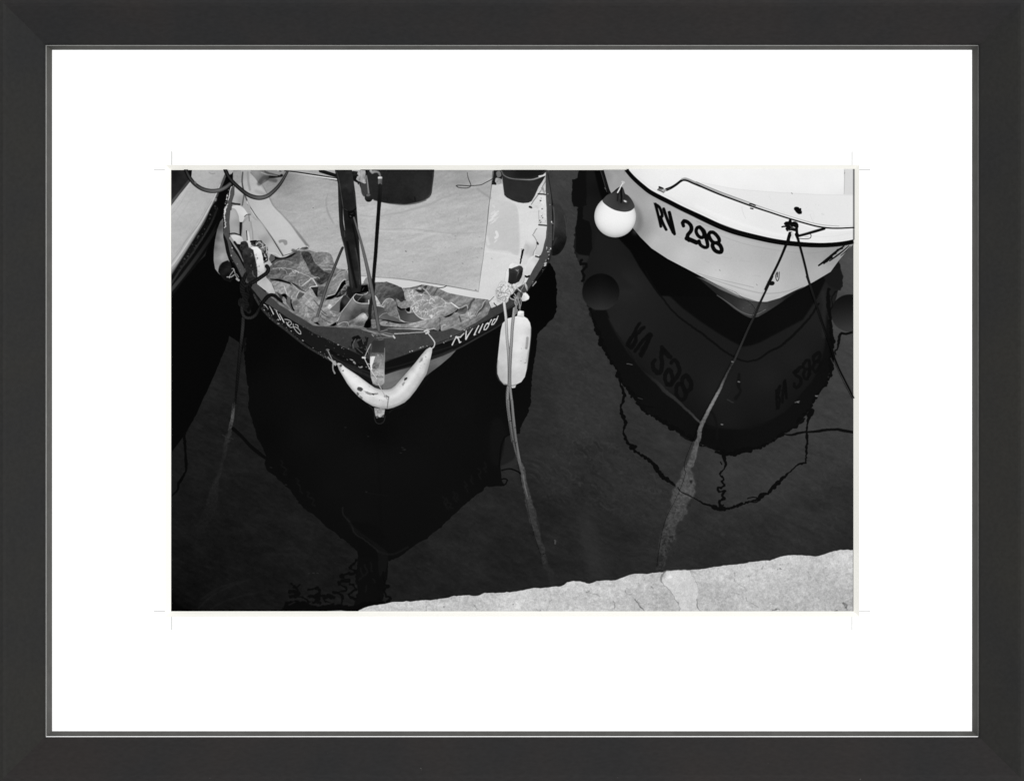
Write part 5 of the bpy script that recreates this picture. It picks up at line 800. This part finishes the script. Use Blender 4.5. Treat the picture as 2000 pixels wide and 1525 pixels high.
    K('S', '1666.4,330 1666.4,1195', 1.6, 45, a=.6, smooth=False)
    # edge of the exposure: bottom-left corner falls to black
    F('S', '330,1150 345,1180 372,1190 372,1200 330,1200', 1, bl=2)

def finish():
    global CV
    c = blur(CV, .38)
    c = c+.35*(c-blur(c, 1.1))
    r = np.random.RandomState(3)
    g = blur(r.randn(H, W).astype(np.float32), .35)
    c = c+6*np.clip((c-170)/50, 0, 1)
    c = c+g*(.9+1.5*np.clip(c/120, 0, 1))
    CV = np.clip(c, 0, 246)
# ---------------------------------------------------------------- the scene
import bpy, bmesh
from mathutils import Vector
paint(); finish()
sc = bpy.context.scene
U = .0005                                           # metres per grid unit: the frame is about one metre wide
DIST = 2.6; ZC = 1.5
CAM = Vector((0, -DIST, ZC))
def wp(px, py, y=0.0):
    """measured position on the picture -> point at depth y (metres behind the mat's face)"""
    k = (DIST+y)/DIST
    return Vector(((px-1000)*U*k, y, ZC+(762.5-py)*U*k))

def new_mat(name):
    m = bpy.data.materials.new(name); m.use_nodes = True
    return m, m.node_tree, m.node_tree.nodes['Principled BSDF']

def link(name, bm, mat, parent=None, label=None, smooth=False):
    me = bpy.data.meshes.new(name); bm.to_mesh(me); bm.free()
    o = bpy.data.objects.new(name, me); sc.collection.objects.link(o)
    me.materials.append(mat)
    if smooth:
        for p in me.polygons: p.use_smooth = True
    if parent:
        o.parent = parent; o.matrix_parent_inverse = parent.matrix_world.inverted()
    if label: o['label'] = label
    return o

GAIN = 1.55                                         # light falling on the picture, in units of a white sheet
def lin(v): v = v/255.; return v/12.92 if v <= .04045 else ((v+.055)/1.055)**2.4

# --- materials
def frame_material(name, base, tint, rough, scale, gx):
    m, nt, b = new_mat(name); N = nt.nodes; L = nt.links
    tc = N.new('ShaderNodeTexCoord'); mp = N.new('ShaderNodeMapping'); mp.inputs['Scale'].default_value = gx
    n1 = N.new('ShaderNodeTexNoise'); n1.inputs['Scale'].default_value = scale; n1.inputs['Detail'].default_value = 6
    n2 = N.new('ShaderNodeTexNoise'); n2.inputs['Scale'].default_value = 9; n2.inputs['Detail'].default_value = 3
    r = N.new('ShaderNodeValToRGB'); r.color_ramp.elements[0].position = .35; r.color_ramp.elements[1].position = .68
    r.color_ramp.elements[0].color = (*[c*.93 for c in base], 1); r.color_ramp.elements[1].color = (*tint, 1)
    mx = N.new('ShaderNodeMixRGB'); mx.blend_type = 'MULTIPLY'; mx.inputs[0].default_value = 1
    r2 = N.new('ShaderNodeValToRGB'); r2.color_ramp.elements[0].position = .3; r2.color_ramp.elements[1].position = .7
    r2.color_ramp.elements[0].color = (.88, .88, .88, 1); r2.color_ramp.elements[1].color = (1.07, 1.07, 1.07, 1)
    L.new(tc.outputs['Object'], mp.inputs['Vector']); L.new(mp.outputs['Vector'], n1.inputs['Vector']); L.new(tc.outputs['Object'], n2.inputs['Vector'])
    L.new(n2.outputs['Fac'], r.inputs['Fac']); L.new(n1.outputs['Fac'], r2.inputs['Fac'])
    L.new(r.outputs['Color'], mx.inputs[1]); L.new(r2.outputs['Color'], mx.inputs[2]); L.new(mx.outputs['Color'], b.inputs['Base Color'])
    bp = N.new('ShaderNodeBump'); bp.inputs['Strength'].default_value = .25; bp.inputs['Distance'].default_value = .0004
    L.new(n1.outputs['Fac'], bp.inputs['Height']); L.new(bp.outputs['Normal'], b.inputs['Normal'])
    b.inputs['Roughness'].default_value = rough; b.inputs['Specular IOR Level'].default_value = .05
    return m
M_rail_h = frame_material('black_stained_wood', (.0186, .0186, .0192), (.0214, .0192, .0186), .62, 300, (.6, 1, 1.4))
M_rail_v = frame_material('black_stained_wood_upright', (.0186, .0188, .0192), (.0212, .0206, .0186), .62, 300, (1.0, 1, 1.0))
M_lip = frame_material('grey_painted_lip', (.0780, .0770, .0715), (.0840, .0828, .0790), .6, 160, (.5, 1, .5))
M_bead = frame_material('pale_grey_bead', (.34, .34, .33), (.36, .36, .35), .5, 200, (1, 1, 1))  # near-even pale grey, lighter than the lip
def paper_material(name, col, amp=.02):
    m, nt, b = new_mat(name); N = nt.nodes; L = nt.links
    n = N.new('ShaderNodeTexNoise'); n.inputs['Scale'].default_value = 700; n.inputs['Detail'].default_value = 4
    tc = N.new('ShaderNodeTexCoord'); L.new(tc.outputs['Object'], n.inputs['Vector'])
    r = N.new('ShaderNodeValToRGB'); r.color_ramp.elements[0].position = .3; r.color_ramp.elements[1].position = .7
    r.color_ramp.elements[0].color = tuple(c*(1-amp) for c in col)+(1,); r.color_ramp.elements[1].color = tuple(min(.95, c*(1+amp)) for c in col)+(1,)
    L.new(n.outputs['Fac'], r.inputs['Fac']); L.new(r.outputs['Color'], b.inputs['Base Color'])
    b.inputs['Roughness'].default_value = .9; b.inputs['Specular IOR Level'].default_value = .1
    return m
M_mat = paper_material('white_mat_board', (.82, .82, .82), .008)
M_core = paper_material('cream_board_core', (.755, .745, .700), .015)
M_cut = paper_material('cut_in_board', (.17, .17, .165), .05)
M_wall = paper_material('wall_plaster', (.62, .61, .59), .03)

# the printed picture: the canvas painted above becomes the ink on the paper
e = CV/255.; e = np.where(e <= .04045, e/12.92, ((e+.055)/1.055)**2.4)/GAIN
e = np.clip(e, 0, 1); e = np.where(e <= .0031308, e*12.92, 1.055*e**(1/2.4)-.055)
px = np.ones((H, W, 4), np.float32); px[..., :3] = e[::-1, :, None]
img = bpy.data.images.new('greyscale_ink', W, H, alpha=False)
img.pixels.foreach_set(px.ravel()); img.update(); img.pack()
M_print, nt, b = new_mat('photographic_print')
t = nt.nodes.new('ShaderNodeTexImage'); t.image = img; t.extension = 'EXTEND'; t.interpolation = 'Cubic'
uvn = nt.nodes.new('ShaderNodeUVMap'); uvn.uv_map = 'print'
nt.links.new(uvn.outputs['UV'], t.inputs['Vector']); nt.links.new(t.outputs['Color'], b.inputs['Base Color'])
b.inputs['Roughness'].default_value = .8; b.inputs['Specular IOR Level'].default_value = .02

# --- wall behind
bm = bmesh.new(); bmesh.ops.create_grid(bm, x_segments=1, y_segments=1, size=4)
for v in bm.verts: v.co = Vector((v.co.x, .024, ZC+v.co.y))
bmesh.ops.recalc_face_normals(bm, faces=bm.faces)
for f in bm.faces:
    if f.normal.y > 0: f.normal_flip()
wall = link('wall', bm, M_wall); wall['kind'] = 'structure'

# --- the framed photograph
root = bpy.data.objects.new('framed_photograph', None); sc.collection.objects.link(root)
root.location = (0, .022, ZC-.3925); root.empty_display_size = .1
root['label'] = 'framed black-and-white photograph of moored boats RV 1188 and RV 298 in a wide white mat'
root['category'] = 'framed photograph'
bpy.context.view_layer.update()

def ring(rects, side):
    """the strips of one side between nested rectangles (l, t, r, b, depth)"""
    bm = bmesh.new(); cols = []
    for l, t_, r, b_, y in rects:
        c = {'top': ((l, t_), (r, t_)), 'right': ((r, t_), (r, b_)), 'bottom': ((r, b_), (l, b_)), 'left': ((l, b_), (l, t_))}[side]
        cols.append([bm.verts.new(wp(*c[0], y)), bm.verts.new(wp(*c[1], y))])
    for a, c in zip(cols, cols[1:]): bm.faces.new((a[0], a[1], c[1], c[0]))
    bm.normal_update()
    for f in bm.faces:
        if (f.calc_center_median()-CAM).dot(f.normal) > 0: f.normal_flip()
    return bm
HL = (89, 88.2, 1911.6, 1438.9); HI = (90.7, 90.0, 1910.0, 1436.9); LI = (101.8, 97.9, 1898.8, 1427.2)
rail = [(-9, -9, 2009, 1534, .022), (-9, -9, 2009, 1534, -.0270), (-6, -6, 2006, 1531, -.0305), (-1, -1, 2001, 1526, -.0322), (6, 6, 1994, 1519, -.0326),
        (12, 12, 1988, 1513, -.0316), (50, 49, 1950, 1476, -.0226), (84, 84, 1916, 1442, -.0146), (87.5, 87, 1912.8, 1439.6, -.0134), HL+(-.0122,), HL+(-.0100,)]
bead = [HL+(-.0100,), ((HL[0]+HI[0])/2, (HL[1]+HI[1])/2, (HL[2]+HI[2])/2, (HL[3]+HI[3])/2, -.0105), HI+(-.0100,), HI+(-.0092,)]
lip = [HI+(-.0092,), (94, 92.5, 1906.5, 1434, -.0064), (98, 95.3, 1902.5, 1430.4, -.0034), (101.2, 97.5, 1899.3, 1427.7, -.0012), LI+(-.0006,), LI+(.0004,)]
for s_, lab in (('top', 'top rail, black with a fine brownish outer edge'), ('right', None), ('bottom', 'bottom rail, black, with a catch light put in as a white line along its inner edge'), ('left', None)):
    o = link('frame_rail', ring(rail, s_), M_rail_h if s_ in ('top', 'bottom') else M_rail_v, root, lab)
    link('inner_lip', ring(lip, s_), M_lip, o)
    link('bead', ring(bead, s_), M_mat if s_ == 'bottom' else M_bead, o, 'white bead, its catch light put into the colour' if s_ == 'bottom' else None)  # bottom bead gets the white material: a catch light put into its colour
# dust specks on the bottom rail
for x, y, s in ((822, 1500, 2.2), (823.5, 1503, 1.5), (1110, 1514, 1.6), (1206, 1518, 1.2), (1680, 1521, 2), (410, 1519, 1), (640, 1470, .8), (1500, 1490, .8)):
    bm = bmesh.new(); c = wp(x, y, -.0326+(1519-y)*.00022)
    m_ = bmesh.ops.create_icosphere(bm, subdivisions=1, radius=s*U*.5)
    for v in m_['verts']: v.co = Vector((v.co.x, v.co.y*.3, v.co.z*1.5))+c
    link('dust_speck', bm, M_lip, root)

# mat board: face with a window, bevelled core, overcut marks
WO = (322.4, 322.2, 1678.2, 1204.0); WI = (334.2, 332.4, 1666.9, 1193.2); YP = .0052
mb = bmesh.new()
for s_ in ('top', 'right', 'bottom', 'left'):
    r = [(92, 90, 1908, 1436, .0), WO+(.0,)]
    t_ = ring(r, s_); me = bpy.data.meshes.new('tmp'); t_.to_mesh(me); t_.free(); mb.from_mesh(me); bpy.data.meshes.remove(me)
mat_board = link('mat_board', mb, M_mat, root, 'wide white mat board with a bevelled window')
for s_ in ('top', 'right', 'bottom', 'left'):
    link('bevel', ring([WO+(.0,), WI+(YP-.0004,)], s_), M_core, mat_board)
def quad(x0, y0, x1, y1, y):
    bm = bmesh.new(); vs = [bm.verts.new(wp(a, c, y)) for a, c in ((x0, y1), (x1, y1), (x1, y0), (x0, y0))]
    bm.faces.new(vs); bm.normal_update()
    for f in bm.faces:
        if f.normal.y > 0: f.normal_flip()
    return bm
for x0, y0, x1, y1 in ((300, 331.8, 322.4, 332.9), (335.0, 296, 336.4, 322.2), (1678.2, 331.6, 1700, 332.8), (1663.5, 296, 1664.8, 322.2),
                       (300, 1193.0, 322.4, 1194.1), (335.0, 1204, 336.3, 1230), (1678.2, 1193.0, 1700, 1194.0), (1663.4, 1204, 1664.6, 1230)):
    link('cut_mark', quad(x0, y0, x1, y1, -.00012), M_cut, mat_board)

# --- the print and what it shows; everything lies flat on the paper
layer = [0]
def flat(name, P, parent, label=None):
    """a flat piece of the print bounded by outline P"""
    y = YP-.00004*layer[0]; layer[0] += 1
    Q = []
    for p in P:
        a = min(max(p[0], 331), 1670); c = min(max(p[1], 329), 1196)
        if not Q or math.hypot(a-Q[-1][0], c-Q[-1][1]) > .6: Q.append((a, c))
    while len(Q) > 3 and math.hypot(Q[0][0]-Q[-1][0], Q[0][1]-Q[-1][1]) < .6: Q.pop()
    bm = bmesh.new(); vs = [bm.verts.new(wp(a, c, y)) for a, c in Q]
    from mathutils.geometry import tessellate_polygon
    for tri in tessellate_polygon([[Vector((a, -c, 0)) for a, c in Q]]):
        try: f = bm.faces.new([vs[i] for i in tri])
        except ValueError: pass
    bm.normal_update()
    for f in bm.faces:
        if f.normal.y > 0: f.normal_flip()
    uv = bm.loops.layers.uv.new('print'); idx = {v: i for i, v in enumerate(vs)}
    for f in bm.faces:
        for l in f.loops:
            a, c = Q[idx[l.vert]]; l[uv].uv = ((a-X0)/(X1-X0), 1-(c-Y0)/(Y1-Y0))
    return link(name, bm, M_print, parent, label)
def ribbon(P, w):
    P = [np.array(p[:2], float) for p in P]; n = len(P); A, B_ = [], []
    ws = np.interp(np.linspace(0, 1, n), np.linspace(0, 1, len(w)), w) if isinstance(w, (list, tuple)) else [w]*n
    for i in range(n):
        d = P[min(i+1, n-1)]-P[max(i-1, 0)]; d = d/max(np.hypot(*d), 1e-6); q = np.array([-d[1], d[0]])*ws[i]/2
        A.append(tuple(P[i]+q)); B_.append(tuple(P[i]-q))
    return A+B_[::-1]
def rope(segs, w): 
    P = []
    for v_, s in segs: P += pts(v_, s)
    return ribbon(spline(P, False, 4), w)
T = [2*math.pi*i/40 for i in range(40)]
pr = flat('photo_print', [(331, 329), (1670, 329), (1670, 1196), (331, 1196)], root, 'black-and-white print of boats moored on dark water beside a stone quay')
flat('printed_boat_reflection', OUT['refl_mid'], pr, 'dark reflection of the boat RV 1188')
flat('printed_boat_reflection', OUT['refl_right'], pr, 'dark reflection of the white boat RV 298')
flat('printed_quay_edge', OUT['quay'], pr, 'pale rough stone quay edge')
bl_ = flat('printed_boat', OUT['left_boat'], root, 'pale deck and dark side of the boat cut off at the left edge of the print')
fg = flat('printed_fender', pts('A', '530,505 500,540 470,620 450,720 438,820 436,920 450,1000 480,1040 500,1080 560,1130 640,1110 610,960 580,900 560,840 545,760 530,690'), root, 'grey tube fender hanging between two boats')
b2 = flat('printed_boat', OUT['mid_boat'], root, 'open wooden boat lettered RV 1188 with a sheeted deck and crumpled tarpaulin')
flat('hull_planking', OUT['wedge'], b2)
flat('cover_sheet', pts('S', '500,380 520,333 962,333 955,410 944,500 934,569 872,558 800,547 700,540 600,500 560,480'), b2)
flat('foredeck', OUT['foredeck'], b2)
flat('tarpaulin', OUT['tarp'], b2)
flat('canvas_flap', OUT['flap'], b2)
flat('stem', OUT['stem'], b2)
flat('mooring_post', OUT['post_left'], b2)
flat('mooring_post', OUT['post_right'], b2)
flat('mast', OUT['mast'], b2)
flat('stay', ribbon(OUT['stay_right'], 6.6), b2)
flat('stay', ribbon(OUT['stay_left'], 5.2), b2)
flat('lettering', pts('O', '1110,1340 1150,1230 1330,1110 1540,1000 1740,910 2030,760 2010,850 1800,1030 1590,1140 1300,1300'), b2, 'registration RV 1188 in pale paint')
flat('lettering', pts('C', '915,165 1000,200 1100,260 1200,330 1300,460 1270,470 1120,370 1000,265 920,185'), b2, 'registration RV 1188 in pale paint, seen at a slant')
flat('printed_tyre_fender', OUT['tyre'], root, 'dark rounded fender on the right side of the boat RV 1188')
tb = flat('printed_tub', OUT['tub'], root, 'large black tub on the sheeted deck')
bk = flat('printed_bucket', OUT['bucket'], root, 'small black bucket with a pale rim')
flat('printed_pole', ribbon(OUT['pole'], 6.6), root, 'thin black pole beside the mast')
flat('printed_hose', ribbon(OUT['hose_a'], 7.6), root, 'hose loop crossing the pale deck on the left')
flat('printed_hose', ribbon(OUT['hose_b'], 7.6), root, 'hose loop crossing the gunwale of RV 1188')
flat('printed_bow_fender', OUT['bow_fender'], root, 'curved white fender tied under the bow')
kn = flat('printed_knot', OUT['knot'], root, 'bundle of frayed pale rope on the right mooring post')
flat('rope_end', OUT['rope_end'], kn)
flat('printed_fender', OUT['fender_white'], root, 'long white fender hanging beside the bow of RV 1188')
flat('printed_mooring_rope', rope([('D', '1722,150 1740,300 1752,520 1770,760 1768,980 1758,1140 1780,1320 1808,1510'), ('I', '650,200 690,440 750,660')], [6, 5.5, 6, 6, 5, 4]), root, 'pale rope hanging straight in front of the white fender')
flat('printed_mooring_rope', rope([('D', '1822,215 1802,400 1786,640 1778,880 1790,1060 1810,1260 1838,1520'), ('I', '692,260 722,480 770,740 830,960 870,1140 920,1310 962,1440'), ('K', '1615,300 1690,540')], [6, 6, 5, 5, 9, 12, 8]), root, 'pale rope that runs down into the water to the quay')
flat('printed_mooring_rope', rope([('A', '955,975 955,1040 840,1120 735,1170'), ('C', '712,120 730,260 722,380 705,540 684,740 668,920 650,1140 612,1300 580,1480')], [8, 14, 7, 6, 6, 5, 6, 7]), root, 'black rope from the left mooring post down into the water')
flat('printed_mooring_rope', rope([('M', '520,1200 570,1380 720,1400 850,1250 960,1070 1100,960 1240,1040 1300,1090')], 6.4), root, 'black rope looped over the left gunwale')
b3 = flat('printed_boat', OUT['white_boat'], root, 'smooth white boat lettered RV 298 at the upper right')
flat('deck', OUT['white_deck'], b3)
flat('rubbing_strake', rope([('E', '895,45 1030,190 1180,312 1430,443 1700,576 2000,718'), ('F', '300,740 600,836 900,905 1200,946 1500,963 1740,950 1920,918')], 8), b3)
flat('bow_rail', rope([('E', '1300,290 1385,285 1500,225 1590,160 1660,168 1800,240 2000,335'), ('F', '300,340 600,445 900,552 1200,648 1480,722 1740,748 1915,744')], 5), b3)
flat('lettering', pts('E', '1220,435 1440,560 1620,650 1760,720 1900,780 2000,830 2130,960 2160,1060 2100,1070 1900,1010 1740,950 1620,900 1490,840 1290,720'), b3, 'registration RV 298 in black')
flat('lettering', pts('F', '1490,1215 1550,1150 1720,1015 1890,965 1850,1010 1700,1110 1600,1180'), b3, 'slanted dark registration on the far side of the bow')
ba = flat('printed_ball_buoy', [(1201.3+41*math.cos(q), 423+41.3*math.sin(q)) for q in T], root, 'white ball buoy with a dark cap')
flat('dark_cap', OUT['cap'], ba)
flat('printed_mooring_rope', rope([('F', '1140,840 1085,980 990,1200 880,1420 842,1500'), ('G', '1300,185 1225,350 1150,520 1080,660 980,860 900,1020 875,1120 815,1310'), ('J', '440,290 400,450 330,600 250,750 190,950 140,1180')], [5, 4.5, 5, 5, 7, 9, 20, 28, 24, 12]), root, 'rope from the bow of RV 298 widening with weed under water')
flat('printed_mooring_rope', rope([('F', '1215,830 1265,980 1335,1250 1400,1490'), ('G', '1700,210 1775,430 1850,640 1955,850')], 4.4), root, 'black rope from the bow of RV 298 to the right edge')

# --- light: one big soft lamp high on the right, pale room light all round
lp = bpy.data.lights.new('studio_lamp', 'AREA'); lp.shape = 'DISK'; lp.size = 2.2; lp.energy = 655
lo = bpy.data.objects.new('studio_lamp', lp); sc.collection.objects.link(lo)
lo.location = (2.1, -7.7, ZC+.8)
lo.rotation_euler = (Vector((0, 0, ZC))-lo.location).to_track_quat('-Z', 'Y').to_euler()
w = bpy.data.worlds.new('World'); sc.world = w; w.use_nodes = True
bg = w.node_tree.nodes['Background']; bg.inputs['Color'].default_value = (1, 1, 1, 1); bg.inputs['Strength'].default_value = .56

cd = bpy.data.cameras.new('camera'); co = bpy.data.objects.new('camera', cd); sc.collection.objects.link(co)
co.location = CAM; co.rotation_euler = (math.radians(90), 0, 0)
cd.sensor_width = 36; cd.lens = 36*DIST/(2000*U); cd.clip_start = .05; cd.clip_end = 60
sc.camera = co
sc.render.engine = 'CYCLES'
sc.view_settings.view_transform = 'Standard'; sc.view_settings.look = 'None'
sc.view_settings.exposure = 0; sc.view_settings.gamma = 1; sc.view_settings.use_curve_mapping = False
